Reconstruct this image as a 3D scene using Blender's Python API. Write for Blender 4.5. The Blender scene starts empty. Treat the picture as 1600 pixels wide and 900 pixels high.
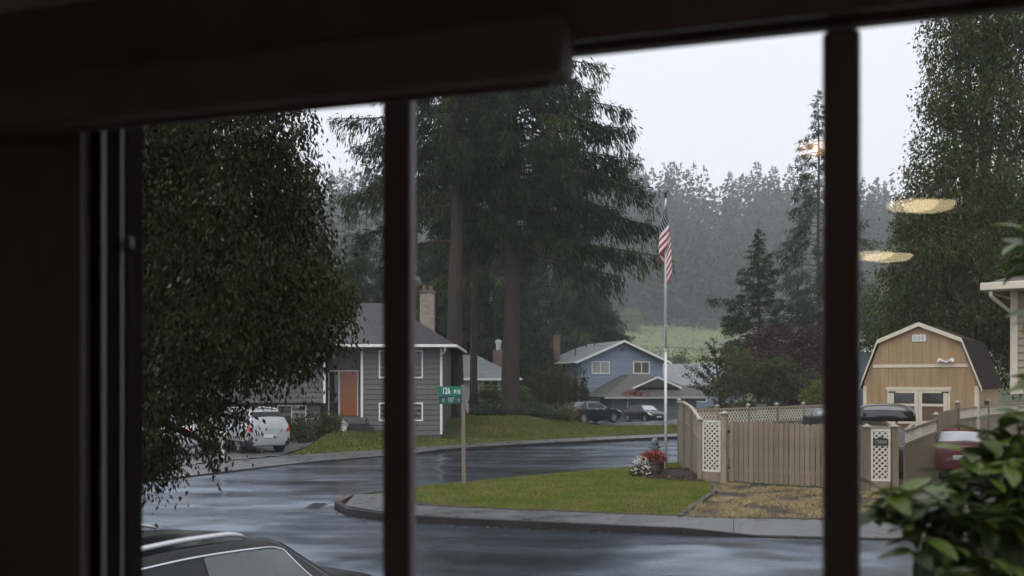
import bpy, math, random
import numpy as np
from mathutils import Vector, Matrix

# ------------------------------------------------------------------ camera, sky, sun, exposure
S = bpy.context.scene
C = S.collection
H = 3.05            # eye height above the road
F = 1556.0          # focal length in photo pixels (35 mm on 36 mm)
HY = 597.0          # horizon row of the photo
R = math.radians

cam_d = bpy.data.cameras.new('camera')
cam = bpy.data.objects.new('camera', cam_d); C.objects.link(cam)
cam.location = (0, 0, H); cam.rotation_euler = (R(90), 0, 0)
cam_d.lens = 35.0; cam_d.sensor_width = 36.0
cam_d.shift_y = (HY - 450) / 1600.0
cam_d.clip_start = 0.05; cam_d.clip_end = 4000
cam_d.dof.use_dof = True; cam_d.dof.focus_distance = 34.0; cam_d.dof.aperture_fstop = 2.6
S.camera = cam

w = bpy.data.worlds.new('World'); S.world = w; w.use_nodes = True
nt = w.node_tree; nt.nodes.clear()
SUN_EL, SUN_AZ = 58.0, 200.0
sky = nt.nodes.new('ShaderNodeTexSky'); sky.sky_type = 'NISHITA'; sky.sun_disc = False
sky.sun_elevation = R(SUN_EL); sky.sun_rotation = R(SUN_AZ); sky.dust_density = 3.0; sky.altitude = 100
mixn = nt.nodes.new('ShaderNodeMix'); mixn.data_type = 'RGBA'; mixn.inputs[0].default_value = 0.93
cl = nt.nodes.new('ShaderNodeRGB'); cl.outputs[0].default_value = (7.95, 8.0, 8.7, 1)
bg = nt.nodes.new('ShaderNodeBackground'); bg.inputs[1].default_value = 0.1
out = nt.nodes.new('ShaderNodeOutputWorld')
nt.links.new(sky.outputs[0], mixn.inputs[6]); nt.links.new(cl.outputs[0], mixn.inputs[7])
nt.links.new(mixn.outputs[2], bg.inputs[0]); nt.links.new(bg.outputs[0], out.inputs[0])

sun_d = bpy.data.lights.new('sun', 'SUN'); sun_d.energy = 1.05; sun_d.angle = R(50); sun_d.color = (1.0, 0.97, 0.93)
sun = bpy.data.objects.new('sun', sun_d); C.objects.link(sun)
_d = Vector((math.sin(R(SUN_AZ)) * math.cos(R(SUN_EL)), math.cos(R(SUN_AZ)) * math.cos(R(SUN_EL)), math.sin(R(SUN_EL))))
sun.rotation_euler = _d.to_track_quat('Z', 'Y').to_euler(); sun.location = (0, 0, 90)

S.view_settings.view_transform = 'Standard'; S.view_settings.look = 'None'
S.view_settings.exposure = 0.56; S.view_settings.gamma = 1.0
S.render.engine = 'CYCLES'
cy = S.cycles
cy.max_bounces = 8; cy.diffuse_bounces = 6; cy.glossy_bounces = 3; cy.transmission_bounces = 4
cy.transparent_max_bounces = 12; cy.volume_bounces = 1; cy.sample_clamp_indirect = 4.0
cy.caustics_reflective = False; cy.caustics_refractive = False
cy.use_denoising = True
cy.use_adaptive_sampling = True; cy.adaptive_threshold = 0.02
w.cycles.sampling_method = 'MANUAL'; w.cycles.sample_map_resolution = 256
try: cy.denoiser = 'OPENIMAGEDENOISE'
except Exception: pass

# ------------------------------------------------------------------ helpers
def at(x, y, D):
    return Vector(((x - 800) * D / F, D, H + (HY - y) * D / F))

def tag(o, label=None, cat=None, group=None, kind=None):
    if label: o['label'] = label
    if cat: o['category'] = cat
    if group: o['group'] = group
    if kind: o['kind'] = kind
    return o

def empty(name, loc=(0, 0, 0), rz=0.0, label=None, cat=None, group=None, kind=None, parent=None):
    o = bpy.data.objects.new(name, None); C.objects.link(o)
    o.location = loc; o.rotation_euler = (0, 0, rz); o.empty_display_size = 0.2
    if parent: o.parent = parent
    return tag(o, label, cat, group, kind)

def link(name, me, mat=None, parent=None, loc=None, rot=None, smooth=False):
    o = bpy.data.objects.new(name, me); C.objects.link(o)
    if mat is not None and not me.materials: me.materials.append(mat)
    if parent: o.parent = parent
    if loc is not None: o.location = loc
    if rot is not None: o.rotation_euler = rot
    if smooth: me.polygons.foreach_set('use_smooth', np.ones(len(me.polygons), bool))
    return o

def np_mesh(name, V, Fa, smooth=False):
    V = np.asarray(V, np.float32); Fa = np.asarray(Fa, np.int32)
    me = bpy.data.meshes.new(name); n, k = Fa.shape
    me.vertices.add(len(V)); me.vertices.foreach_set('co', V.ravel())
    me.loops.add(n * k); me.loops.foreach_set('vertex_index', Fa.ravel())
    me.polygons.add(n)
    me.polygons.foreach_set('loop_start', np.arange(0, n * k, k, dtype=np.int32))
    me.polygons.foreach_set('loop_total', np.full(n, k, np.int32))
    if smooth: me.polygons.foreach_set('use_smooth', np.ones(n, bool))
    me.update(); me.validate()
    return me

class G:
    """collects shapes for ONE mesh"""
    def __init__(s): s.v = []; s.f = []
    def add(s, V, Fs):
        b = len(s.v); s.v += [tuple(p) for p in V]; s.f += [tuple(i + b for i in f) for f in Fs]; return s
    def box(s, x0, x1, y0, y1, z0, z1):
        return s.add([(x0,y0,z0),(x1,y0,z0),(x1,y1,z0),(x0,y1,z0),(x0,y0,z1),(x1,y0,z1),(x1,y1,z1),(x0,y1,z1)],
                     [(3,2,1,0),(4,5,6,7),(0,1,5,4),(1,2,6,5),(2,3,7,6),(3,0,4,7)])
    def prism(s, pts, n):
        """pts: closed 3d outline (ccw seen from -n), extruded by vector n"""
        k = len(pts); n = Vector(n); A = [Vector(p) for p in pts]
        V = A + [p + n for p in A]
        return s.add(V, [tuple(range(k))[::-1], tuple(range(k, 2 * k))] + [(i, (i + 1) % k, k + (i + 1) % k, k + i) for i in range(k)])
    def tube(s, pts, rad, n=8, cap=True):
        pts = [Vector(p) for p in pts]; m = len(pts)
        if not hasattr(rad, '__len__'): rad = [rad] * m
        V = []
        up = Vector((0, 0, 1))
        for i, p in enumerate(pts):
            d = (pts[min(i + 1, m - 1)] - pts[max(i - 1, 0)])
            d = d.normalized() if d.length > 1e-9 else Vector((0, 0, 1))
            a = d.cross(up)
            if a.length < 0.05: a = d.cross(Vector((1, 0, 0)))
            a.normalize(); b = a.cross(d).normalized()
            for k in range(n):
                t = 2 * math.pi * k / n
                V.append(p + (a * math.cos(t) + b * math.sin(t)) * rad[i])
        Fs = [(i * n + k, i * n + (k + 1) % n, (i + 1) * n + (k + 1) % n, (i + 1) * n + k) for i in range(m - 1) for k in range(n)]
        if cap: Fs += [tuple(range(n))[::-1], tuple((m - 1) * n + k for k in range(n))]
        return s.add(V, Fs)
    def lathe(s, prof, c=(0, 0, 0), n=20, axis='z'):
        V = []; m = len(prof)
        for r, z in prof:
            for k in range(n):
                t = 2 * math.pi * k / n
                a, b = r * math.cos(t), r * math.sin(t)
                V.append((c[0] + a, c[1] + b, c[2] + z) if axis == 'z' else (c[0] + a, c[1] + z, c[2] + b))
        Fs = [(i * n + k, i * n + (k + 1) % n, (i + 1) * n + (k + 1) % n, (i + 1) * n + k) for i in range(m - 1) for k in range(n)]
        return s.add(V, Fs)
    def mesh(s, name='m'):
        me = bpy.data.meshes.new(name); me.from_pydata(s.v, [], s.f); me.update(); return me
    def obj(s, name, mat, parent=None, loc=None, rot=None, smooth=False, bevel=0.0):
        o = link(name, s.mesh(name), mat, parent, loc, rot, smooth)
        if bevel:
            m = o.modifiers.new('bevel', 'BEVEL'); m.width = bevel; m.segments = 2; m.limit_method = 'ANGLE'
        return o

# ------------------------------------------------------------------ materials
MATS = {}
def mat(name, col, rough=0.6, var=0.25, scale=4.0, bump=0.0, bscale=40.0, metal=0.0, spec=0.5, coat=0.0, island=0.0,
        stretch=(1, 1, 1), rvar=0.0, transl=0.0, col2=None, orand=0.0):
    m = bpy.data.materials.new(name); m.use_nodes = True; t = m.node_tree; n = t.nodes; L = t.links
    p = n['Principled BSDF']
    p.inputs['Roughness'].default_value = rough; p.inputs['Metallic'].default_value = metal
    p.inputs['Specular IOR Level'].default_value = spec; p.inputs['Coat Weight'].default_value = coat
    p.inputs['Coat Roughness'].default_value = 0.08
    tc = n.new('ShaderNodeTexCoord'); mp = n.new('ShaderNodeMapping'); mp.inputs['Scale'].default_value = stretch
    L.new(tc.outputs['Object'], mp.inputs[0])
    noi = n.new('ShaderNodeTexNoise'); noi.inputs['Scale'].default_value = scale; noi.inputs['Detail'].default_value = 5
    noi.inputs['Roughness'].default_value = 0.65
    L.new(mp.outputs[0], noi.inputs[0])
    c = Vector(col); c2 = Vector(col2) if col2 else c * (1 + var)
    c1 = c * (1 - var) if not col2 else c
    r = n.new('ShaderNodeValToRGB'); r.color_ramp.elements[0].position = 0.32; r.color_ramp.elements[1].position = 0.68
    r.color_ramp.elements[0].color = (*c1, 1); r.color_ramp.elements[1].color = (*c2, 1)
    L.new(noi.outputs[0], r.inputs[0]); src = r.outputs[0]
    if island:
        g = n.new('ShaderNodeNewGeometry'); hs = n.new('ShaderNodeHueSaturation')
        mr = n.new('ShaderNodeMapRange'); mr.inputs[3].default_value = 1 - island; mr.inputs[4].default_value = 1 + island
        mh = n.new('ShaderNodeMapRange'); mh.inputs[3].default_value = 0.5 - 0.05 * island; mh.inputs[4].default_value = 0.5 + 0.03 * island
        L.new(g.outputs['Random Per Island'], mr.inputs[0]); L.new(g.outputs['Random Per Island'], mh.inputs[0])
        L.new(src, hs.inputs['Color']); L.new(mr.outputs[0], hs.inputs['Value']); L.new(mh.outputs[0], hs.inputs['Hue'])
        src = hs.outputs[0]
    if orand:
        oi = n.new('ShaderNodeObjectInfo'); ho = n.new('ShaderNodeHueSaturation'); mo = n.new('ShaderNodeMapRange'); mo.inputs[3].default_value = 1 - orand; mo.inputs[4].default_value = 1 + orand
        L.new(oi.outputs['Random'], mo.inputs[0]); L.new(mo.outputs[0], ho.inputs['Value']); L.new(src, ho.inputs['Color']); src = ho.outputs[0]
    L.new(src, p.inputs['Base Color'])
    if rvar:
        mr = n.new('ShaderNodeMapRange'); mr.inputs[3].default_value = max(0.02, rough - rvar); mr.inputs[4].default_value = rough + rvar
        mr.inputs[1].default_value = 0.35; mr.inputs[2].default_value = 0.65
        L.new(noi.outputs[0], mr.inputs[0]); L.new(mr.outputs[0], p.inputs['Roughness'])
    if bump:
        nb = n.new('ShaderNodeTexNoise'); nb.inputs['Scale'].default_value = bscale; nb.inputs['Detail'].default_value = 4
        L.new(mp.outputs[0], nb.inputs[0])
        b = n.new('ShaderNodeBump'); b.inputs['Strength'].default_value = bump; b.inputs['Distance'].default_value = 0.05
        L.new(nb.outputs[0], b.inputs['Height']); L.new(b.outputs[0], p.inputs['Normal'])
    if transl:
        tr = n.new('ShaderNodeBsdfTranslucent'); L.new(src, tr.inputs[0]); mx = n.new('ShaderNodeMixShader')
        mx.inputs[0].default_value = transl
        L.new(p.outputs[0], mx.inputs[1]); L.new(tr.outputs[0], mx.inputs[2]); L.new(mx.outputs[0], n['Material Output'].inputs[0])
    MATS[name] = m
    return m

def emis(name, col, s):
    m = bpy.data.materials.new(name); m.use_nodes = True; p = m.node_tree.nodes['Principled BSDF']
    p.inputs['Base Color'].default_value = (*col, 1); p.inputs['Emission Color'].default_value = (*col, 1)
    p.inputs['Emission Strength'].default_value = s
    return m

m_trim_in = mat('interior_dark_trim', (0.25, 0.205, 0.225), 0.45, 0.15, 6, bump=0.08, bscale=30, stretch=(1, 1, 0.15))
m_wall_in = mat('interior_wall', (0.66, 0.63, 0.68), 0.8, 0.06, 3, bump=0.05, bscale=120)
m_floor_in = mat('interior_floor', (0.42, 0.37, 0.36), 0.5, 0.25, 4, stretch=(1, 8, 1))
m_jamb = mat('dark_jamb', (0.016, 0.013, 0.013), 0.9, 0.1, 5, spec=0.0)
m_valance = mat('blind_box_fabric', (0.25, 0.205, 0.225), 0.75, 0.12, 8, bump=0.1, bscale=90)
m_alu = mat('aluminium_strip', (0.22, 0.215, 0.20), 0.6, 0.1, 9)
m_asphalt = None
m_white = mat('white_paint', (0.74, 0.74, 0.72), 0.5, 0.06, 3, bump=0.04)
m_cream = mat('cream_trim_paint', (0.64, 0.58, 0.46), 0.5, 0.08, 3, bump=0.04)
m_grey_siding = mat('grey_siding_paint', (0.098, 0.094, 0.089), 0.5, 0.16, 1.2, orand=0.08, bump=0.08, bscale=25, stretch=(1, 1, 6))
m_blue_siding = mat('blue_siding_paint', (0.20, 0.265, 0.345), 0.5, 0.12, 1.0, orand=0.06, bump=0.08, bscale=25, stretch=(1, 1, 6))
m_blue_grey = mat('blue_grey_siding_paint', (0.125, 0.15, 0.20), 0.5, 0.09, 1.6)
m_beige_siding = mat('beige_siding_paint', (0.34, 0.275, 0.195), 0.5, 0.08, 2, bump=0.06, bscale=25)
m_pale_siding = mat('pale_siding_paint', (0.40, 0.41, 0.38), 0.55, 0.08, 2)
m_shed = mat('shed_tan_siding', (0.35, 0.235, 0.128), 0.6, 0.16, 1.2, orand=0.05, bump=0.08, bscale=22, stretch=(4, 4, 0.5))
m_shed_dark = mat('shed_brown_panel', (0.15, 0.085, 0.05), 0.6, 0.12, 3)
m_fence = mat('fence_taupe_paint', (0.215, 0.168, 0.115), 0.6, 0.22, 2.0, orand=0.16, bump=0.15, bscale=24, stretch=(5, 5, 0.7))
m_fence_old = mat('fence_weathered_paint', (0.25, 0.21, 0.15), 0.65, 0.3, 2.0, orand=0.16, bump=0.15, bscale=24, stretch=(5, 5, 0.7))
m_fence_cap = mat('fence_cap_paint', (0.33, 0.29, 0.225), 0.45, 0.18, 5)
m_lattice = mat('lattice_white_paint', (0.66, 0.62, 0.53), 0.5, 0.08, 4)
m_door = mat('orange_door_paint', (0.36, 0.105, 0.028), 0.35, 0.06, 2, coat=0.3)
m_dark = mat('dark_recess', (0.02, 0.019, 0.018), 0.6, 0.1, 2)
m_iron = mat('black_iron', (0.03, 0.03, 0.03), 0.4, 0.1, 4, metal=0.4)
m_galv = mat('galvanised_metal', (0.50, 0.51, 0.52), 0.38, 0.1, 6, metal=0.55)
m_pole = mat('white_pole_paint', (0.60, 0.61, 0.62), 0.35, 0.06, 3, metal=0.2)
m_post = mat('weathered_wood_post', (0.20, 0.17, 0.13), 0.75, 0.3, 5, bump=0.3, bscale=30, stretch=(6, 6, 0.5))
m_green = mat('green_street_sign', (0.018, 0.16, 0.115), 0.35, 0.08, 3)
m_green_shade = mat('shaded_green_street_sign', (0.012, 0.085, 0.07), 0.35, 0.08, 3)  # shade on the lower blade put into a darker green
m_sign_white = mat('sign_lettering_white', (0.80, 0.82, 0.80), 0.4, 0.02, 3)
m_bark = mat('fir_bark', (0.032, 0.021, 0.016), 0.85, 0.45, 2.4, bump=0.9, bscale=5, stretch=(4, 4, 0.35))
m_bark_b = mat('grey_bark', (0.075, 0.062, 0.05), 0.85, 0.35, 4, bump=0.7, bscale=10, stretch=(3, 3, 0.6))
m_hydrant = mat('hydrant_grey_green', (0.12, 0.16, 0.155), 0.4, 0.18, 5, bump=0.1)
m_pot = mat('weathered_barrel', (0.075, 0.07, 0.062), 0.7, 0.3, 6, bump=0.2)
m_soil = mat('wet_soil', (0.035, 0.024, 0.018), 0.75, 0.5, 12, bump=0.8, bscale=25)
m_conc = mat('wet_concrete', (0.088, 0.090, 0.092), 0.36, 0.3, 1.6, orand=0.10, bump=0.12, bscale=70, rvar=0.12)
m_curb = mat('wet_curb', (0.022, 0.018, 0.017), 0.6, 0.3, 3, bump=0.15, bscale=50, spec=0.3)
m_curb_red = mat('red_curb_paint', (0.085, 0.042, 0.036), 0.6, 0.4, 5)
m_grass = mat('lawn_grass', (0.118, 0.182, 0.024), 0.6, 0.2, 0.8, island=0.45, transl=0.25, col2=(0.25, 0.235, 0.07), spec=0.1)
m_grass_far = mat('far_lawn_grass', (0.098, 0.140, 0.028), 0.6, 0.2, 0.6, island=0.6, transl=0.2, col2=(0.20, 0.19, 0.06), spec=0.1)
m_dry = mat('dry_grass', (0.37, 0.30, 0.155), 0.7, 0.25, 2.0, island=0.35, transl=0.2, spec=0.2)
m_weeds = mat('weeds_leaf', (0.13, 0.15, 0.03), 0.6, 0.3, 0.8, island=0.45, transl=0.25, spec=0.06)
m_needle = mat('fir_needles', (0.022, 0.033, 0.014), 0.55, 0.35, 0.35, island=0.55, transl=0.12, spec=0.06)
m_needle_lit = mat('highlight_fir_needles', (0.070, 0.084, 0.026), 0.55, 0.35, 0.35, island=0.5, transl=0.15, spec=0.06)  # highlights on the boughs put into a lighter needle colour
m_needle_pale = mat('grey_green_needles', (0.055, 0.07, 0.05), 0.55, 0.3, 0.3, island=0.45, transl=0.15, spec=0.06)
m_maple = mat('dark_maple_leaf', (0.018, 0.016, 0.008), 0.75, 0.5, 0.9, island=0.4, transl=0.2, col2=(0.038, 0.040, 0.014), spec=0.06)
m_tree_r = mat('cedar_leaf', (0.050, 0.078, 0.020), 0.55, 0.4, 0.8, island=0.6, transl=0.2, col2=(0.085, 0.08, 0.03), spec=0.06)
m_plum = mat('purple_plum_leaf', (0.052, 0.020, 0.029), 0.55, 0.3, 1.0, island=0.5, transl=0.15, spec=0.06)
m_pine = mat('olive_pine_needles', (0.085, 0.09, 0.036), 0.6, 0.35, 0.8, island=0.5, transl=0.12, spec=0.06)
m_hedge = mat('arborvitae_leaf', (0.075, 0.068, 0.028), 0.6, 0.35, 1.0, island=0.5, transl=0.1, spec=0.06)
m_juniper = mat('juniper_leaf', (0.065, 0.085, 0.06), 0.6, 0.3, 1.5, island=0.4, transl=0.1, spec=0.06)
m_bright = mat('bright_shrub_leaf', (0.11, 0.14, 0.045), 0.55, 0.3, 1.5, island=0.45, transl=0.25, spec=0.06)
m_redshrub = mat('red_barberry_leaf', (0.10, 0.025, 0.022), 0.6, 0.3, 2, island=0.4, transl=0.15, spec=0.06)
m_rhodo = mat('glossy_shrub_leaf', (0.045, 0.075, 0.018), 0.32, 0.3, 5, island=0.0, transl=0.25, col2=(0.085, 0.13, 0.03))
m_stem = mat('green_brown_stem', (0.09, 0.08, 0.04), 0.6, 0.2, 8)
m_petal_r = mat('red_petals', (0.30, 0.05, 0.04), 0.5, 0.25, 9, island=0.4, transl=0.2)
m_petal_w = mat('white_petals', (0.72, 0.70, 0.68), 0.5, 0.1, 9, island=0.2, transl=0.2)
m_forest = mat('far_forest_needles', (0.022, 0.034, 0.026), 0.7, 0.4, 0.03, island=0.18, spec=0.06)
m_wire = mat('power_cable', (0.10, 0.10, 0.10), 0.5, 0.05, 1)
m_tyre = mat('tyre_rubber', (0.02, 0.02, 0.02), 0.7, 0.1, 5)
m_rim = mat('alloy_rim', (0.50, 0.50, 0.52), 0.3, 0.05, 5, metal=0.8)
m_chrome = mat('chrome_trim', (0.80, 0.80, 0.82), 0.12, 0.02, 3, metal=1.0)
m_railw = mat('satin_roof_rail', (0.72, 0.72, 0.73), 0.35, 0.03, 3, metal=0.7)
m_tail = mat('tail_lamp_red', (0.55, 0.03, 0.02), 0.15, 0.1, 8, coat=0.6)
m_lamp = mat('head_lamp_lens', (0.62, 0.62, 0.62), 0.12, 0.1, 8, coat=0.6)
m_plate = mat('licence_plate', (0.62, 0.63, 0.65), 0.4, 0.05, 8)
m_plastic = mat('black_plastic', (0.022, 0.022, 0.023), 0.5, 0.1, 5)
m_carglass = mat('car_glass', (0.010, 0.011, 0.012), 0.05, 0.1, 3, spec=0.4)
m_wet_skyglass = mat('wet_glass_sky_tone', (0.42, 0.45, 0.48), 0.18, 0.12, 2.5, spec=0.8)  # bright sky reflection on wet glass put into a pale base colour
m_carglass_g = mat('green_tint_car_glass', (0.035, 0.055, 0.052), 0.05, 0.25, 3, spec=0.9, coat=0.5)
m_pane = mat('house_window_glass', (0.035, 0.037, 0.038), 0.06, 0.2, 1.2, spec=0.6)
m_blind_w = mat('window_with_pale_blind', (0.34, 0.36, 0.33), 0.2, 0.05, 2)
m_blind_t = mat('window_with_tan_blind', (0.13, 0.10, 0.075), 0.15, 0.15, 2)

def paint(name, col): return mat(name, col, 0.3, 0.08, 2.5, metal=0.0, coat=0.45, spec=0.4)
p_black = mat('black_car_paint', (0.008, 0.008, 0.010), 0.35, 0.08, 2.5, coat=0.25, spec=0.3); p_navy = paint('dark_blue_car_paint', (0.012, 0.013, 0.020))
p_white = paint('white_car_paint', (0.38, 0.40, 0.42)); p_red = paint('dark_red_car_paint', (0.11, 0.008, 0.011))
p_dark = paint('charcoal_car_paint', (0.02, 0.02, 0.023))

def brick_mat(name, c1, c2, mortar, scale):
    m = mat(name, c1, 0.8, 0.2, 3, bump=0.0); t = m.node_tree; p = t.nodes['Principled BSDF']
    b = t.nodes.new('ShaderNodeTexBrick'); b.inputs['Scale'].default_value = scale
    b.inputs['Color1'].default_value = (*c1, 1); b.inputs['Color2'].default_value = (*c2, 1); b.inputs['Mortar'].default_value = (*mortar, 1)
    b.inputs['Mortar Size'].default_value = 0.025
    tc = t.nodes.new('ShaderNodeTexCoord'); mp = t.nodes.new('ShaderNodeMapping'); mp.inputs['Rotation'].default_value = (R(90), 0, 0)
    t.links.new(tc.outputs['Object'], mp.inputs[0]); t.links.new(mp.outputs[0], b.inputs[0])
    t.links.new(b.outputs[0], p.inputs['Base Color'])
    bm = t.nodes.new('ShaderNodeBump'); bm.inputs['Strength'].default_value = 0.6; bm.inputs['Distance'].default_value = 0.02; bm.invert = True
    t.links.new(b.outputs[1], bm.inputs['Height']); t.links.new(bm.outputs[0], p.inputs['Normal'])
    return m
m_brick_tan = brick_mat('tan_chimney_brick', (0.36, 0.31, 0.25), (0.24, 0.19, 0.15), (0.15, 0.13, 0.11), 2.6)
m_brick_red = brick_mat('brown_chimney_brick', (0.17, 0.095, 0.07), (0.11, 0.06, 0.05), (0.16, 0.14, 0.12), 2.6)

def shingle_mat(name, col, rough=0.5, scale=3.0, var=0.25):
    m = mat(name, col, rough, var, 2.0, bump=0.0); t = m.node_tree; p = t.nodes['Principled BSDF']
    src = p.inputs['Base Color'].links[0].from_socket
    b = t.nodes.new('ShaderNodeTexBrick'); b.inputs['Scale'].default_value = scale
    b.inputs['Color1'].default_value = (1, 1, 1, 1); b.inputs['Color2'].default_value = (0.72, 0.72, 0.74, 1); b.inputs['Mortar'].default_value = (0.4, 0.4, 0.4, 1)
    b.inputs['Mortar Size'].default_value = 0.02; b.inputs['Brick Width'].default_value = 0.8; b.inputs['Row Height'].default_value = 0.4
    uv = t.nodes.new('ShaderNodeTexCoord'); t.links.new(uv.outputs['UV'], b.inputs[0])
    mx = t.nodes.new('ShaderNodeMix'); mx.data_type = 'RGBA'; mx.blend_type = 'MULTIPLY'; mx.inputs[0].default_value = 0.8
    t.links.new(src, mx.inputs[6]); t.links.new(b.outputs[0], mx.inputs[7]); t.links.new(mx.outputs[2], p.inputs['Base Color'])
    return m
r_dark = shingle_mat('dark_roof_shingle', (0.052, 0.048, 0.052), 0.5)
r_brown = shingle_mat('brown_shed_shingle', (0.030, 0.020, 0.019), 0.95); r_brown.node_tree.nodes['Principled BSDF'].inputs['Specular IOR Level'].default_value = .12
r_grey = shingle_mat('blue_grey_roof_shingle', (0.21, 0.225, 0.235), 0.45)
r_green = shingle_mat('green_grey_roof_shingle', (0.165, 0.185, 0.185), 0.45)
r_olive = shingle_mat('mossy_roof_shingle', (0.085, 0.082, 0.075), 0.55)
r_taupe = shingle_mat('taupe_roof_shingle', (0.10, 0.085, 0.075), 0.6)

def asphalt():
    m = mat('wet_asphalt', (0.026, 0.028, 0.034), 0.25, 0.25, 1.3, bump=0.0, spec=0.42)
    t = m.node_tree; n = t.nodes; L = t.links; p = n['Principled BSDF']
    tc = n.new('ShaderNodeTexCoord')
    # long streaks of standing water along the tyre tracks, patchy film elsewhere
    mp = n.new('ShaderNodeMapping'); mp.inputs['Rotation'].default_value = (0, 0, R(14)); mp.inputs['Scale'].default_value = (0.16, 0.5, 1)
    L.new(tc.outputs['Object'], mp.inputs[0])
    n1 = n.new('ShaderNodeTexNoise'); n1.inputs['Scale'].default_value = 1.0; n1.inputs['Detail'].default_value = 6; n1.inputs['Roughness'].default_value = 0.6
    L.new(mp.outputs[0], n1.inputs[0])
    mr = n.new('ShaderNodeMapRange'); mr.inputs[1].default_value = 0.36; mr.inputs[2].default_value = 0.64
    mr.inputs[3].default_value = 0.13; mr.inputs[4].default_value = 0.32
    L.new(n1.outputs[0], mr.inputs[0]); L.new(mr.outputs[0], p.inputs['Roughness'])
    ms = n.new('ShaderNodeMapRange'); ms.inputs[1].default_value = 0.36; ms.inputs[2].default_value = 0.66
    ms.inputs[3].default_value = 1.0; ms.inputs[4].default_value = 0.6
    L.new(n1.outputs[0], ms.inputs[0]); L.new(ms.outputs[0], p.inputs['Specular IOR Level'])
    n2 = n.new('ShaderNodeTexNoise'); n2.inputs['Scale'].default_value = 55; n2.inputs['Detail'].default_value = 3
    n3 = n.new('ShaderNodeTexNoise'); n3.inputs['Scale'].default_value = 9; n3.inputs['Detail'].default_value = 3
    L.new(tc.outputs['Object'], n2.inputs[0]); L.new(tc.outputs['Object'], n3.inputs[0])
    n4 = n.new('ShaderNodeTexNoise'); n4.inputs['Scale'].default_value = 0.30; n4.inputs['Detail'].default_value = 2; n4.inputs['Roughness'].default_value = .45
    L.new(tc.outputs['Object'], n4.inputs[0])
    bw = n.new('ShaderNodeBump'); bw.inputs['Strength'].default_value = 1.0; bw.inputs['Distance'].default_value = 0.36; L.new(n4.outputs[0], bw.inputs['Height'])   # settled, uneven surface
    ad = n.new('ShaderNodeMath'); ad.operation = 'ADD'; L.new(n2.outputs[0], ad.inputs[0]); L.new(n3.outputs[0], ad.inputs[1])
    p.inputs['IOR'].default_value = 2.5; p.inputs['Specular Tint'].default_value = (.60, .79, 1.0, 1); p.inputs['Coat Weight'].default_value = 0.2; p.inputs['Coat IOR'].default_value = 2.4
    mc = n.new('ShaderNodeMapRange'); mc.inputs[1].default_value = 0.36; mc.inputs[2].default_value = 0.64; mc.inputs[3].default_value = 0.12; mc.inputs[4].default_value = 0.28
    L.new(n1.outputs[0], mc.inputs[0]); L.new(mc.outputs[0], p.inputs['Coat Roughness'])
    b = n.new('ShaderNodeBump'); b.inputs['Strength'].default_value = 0.25; b.inputs['Distance'].default_value = 0.012; L.new(bw.outputs[0], b.inputs['Normal'])
    L.new(bw.outputs[0], p.inputs['Coat Normal'])
    L.new(ad.outputs[0], b.inputs['Height']); L.new(b.outputs[0], p.inputs['Normal'])
    return m
m_asphalt = asphalt()

def thin_glass():
    m = bpy.data.materials.new('window_pane_glass'); m.use_nodes = True; t = m.node_tree; n = t.nodes; n.clear()
    o = n.new('ShaderNodeOutputMaterial'); mx = n.new('ShaderNodeMixShader'); tr = n.new('ShaderNodeBsdfTransparent'); gl = n.new('ShaderNodeBsdfGlossy')
    gl.inputs['Roughness'].default_value = 0.0; tr.inputs[0].default_value = (0.985, 0.99, 0.985, 1)
    fr = n.new('ShaderNodeFresnel'); fr.inputs[0].default_value = 1.5
    ge = n.new('ShaderNodeNewGeometry'); ma = n.new('ShaderNodeMath'); ma.operation = 'MULTIPLY'; ma.inputs[1].default_value = 1.15
    t.links.new(fr.outputs[0], ma.inputs[0]); t.links.new(ma.outputs[0], mx.inputs[0])
    t.links.new(tr.outputs[0], mx.inputs[1]); t.links.new(gl.outputs[0], mx.inputs[2]); t.links.new(mx.outputs[0], o.inputs[0])
    return m
m_glass = thin_glass()

# ------------------------------------------------------------------ ground plan
def chaikin(P, it=2):
    P = [Vector(p) for p in P]
    for _ in range(it):
        Q = [P[0]]
        for a, b in zip(P, P[1:]): Q += [a * 0.75 + b * 0.25, a * 0.25 + b * 0.75]
        P = Q + [P[-1]]
    return P
def resample(P, step):
    P = [Vector(p) for p in P]; d = [0]
    for a, b in zip(P, P[1:]): d.append(d[-1] + (b - a).length)
    n = max(1, round(d[-1] / step)); Q = []; j = 0
    for i in range(n + 1):
        s = d[-1] * i / n
        while j < len(P) - 2 and d[j + 1] < s: j += 1
        t = (s - d[j]) / max(1e-9, d[j + 1] - d[j]); Q.append(P[j].lerp(P[j + 1], min(1, max(0, t))))
    return Q
K1 = chaikin([(70, 14.8), (30, 17.4), (8, 19.1), (5.97, 19.35), (3.8, 19.7), (0.6, 20.7), (-1.97, 21.5), (-3.4, 22.2), (-4.25, 23.6), (-4.45, 25.2), (-3.9, 26.9),
              (-2.6, 28.2), (-0.06, 30.6), (3.9, 34.4), (6.0, 36.5), (14, 45.3), (30, 60), (70, 92)], 2)
K2 = chaikin([(70, 106), (30, 72), (16, 58.6), (8.8, 53.3), (4.2, 49.9), (0.7, 47.0), (-2.8, 43.5), (-5.4, 40.3), (-7.9, 37.3), (-9.1, 34.6), (-10.9, 30.5), (-14.5, 26.5), (-24, 23.5), (-70, 20)], 2)
ROAD = np.array([tuple(p) for p in K1] + [tuple(p) for p in K2] + [(-70, 11.0), (70, 7.0)])
EDGE = np.array([tuple(p) for p in resample(K1, 0.4)] + [tuple(p) for p in resample(K2, 0.4)])
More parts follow.
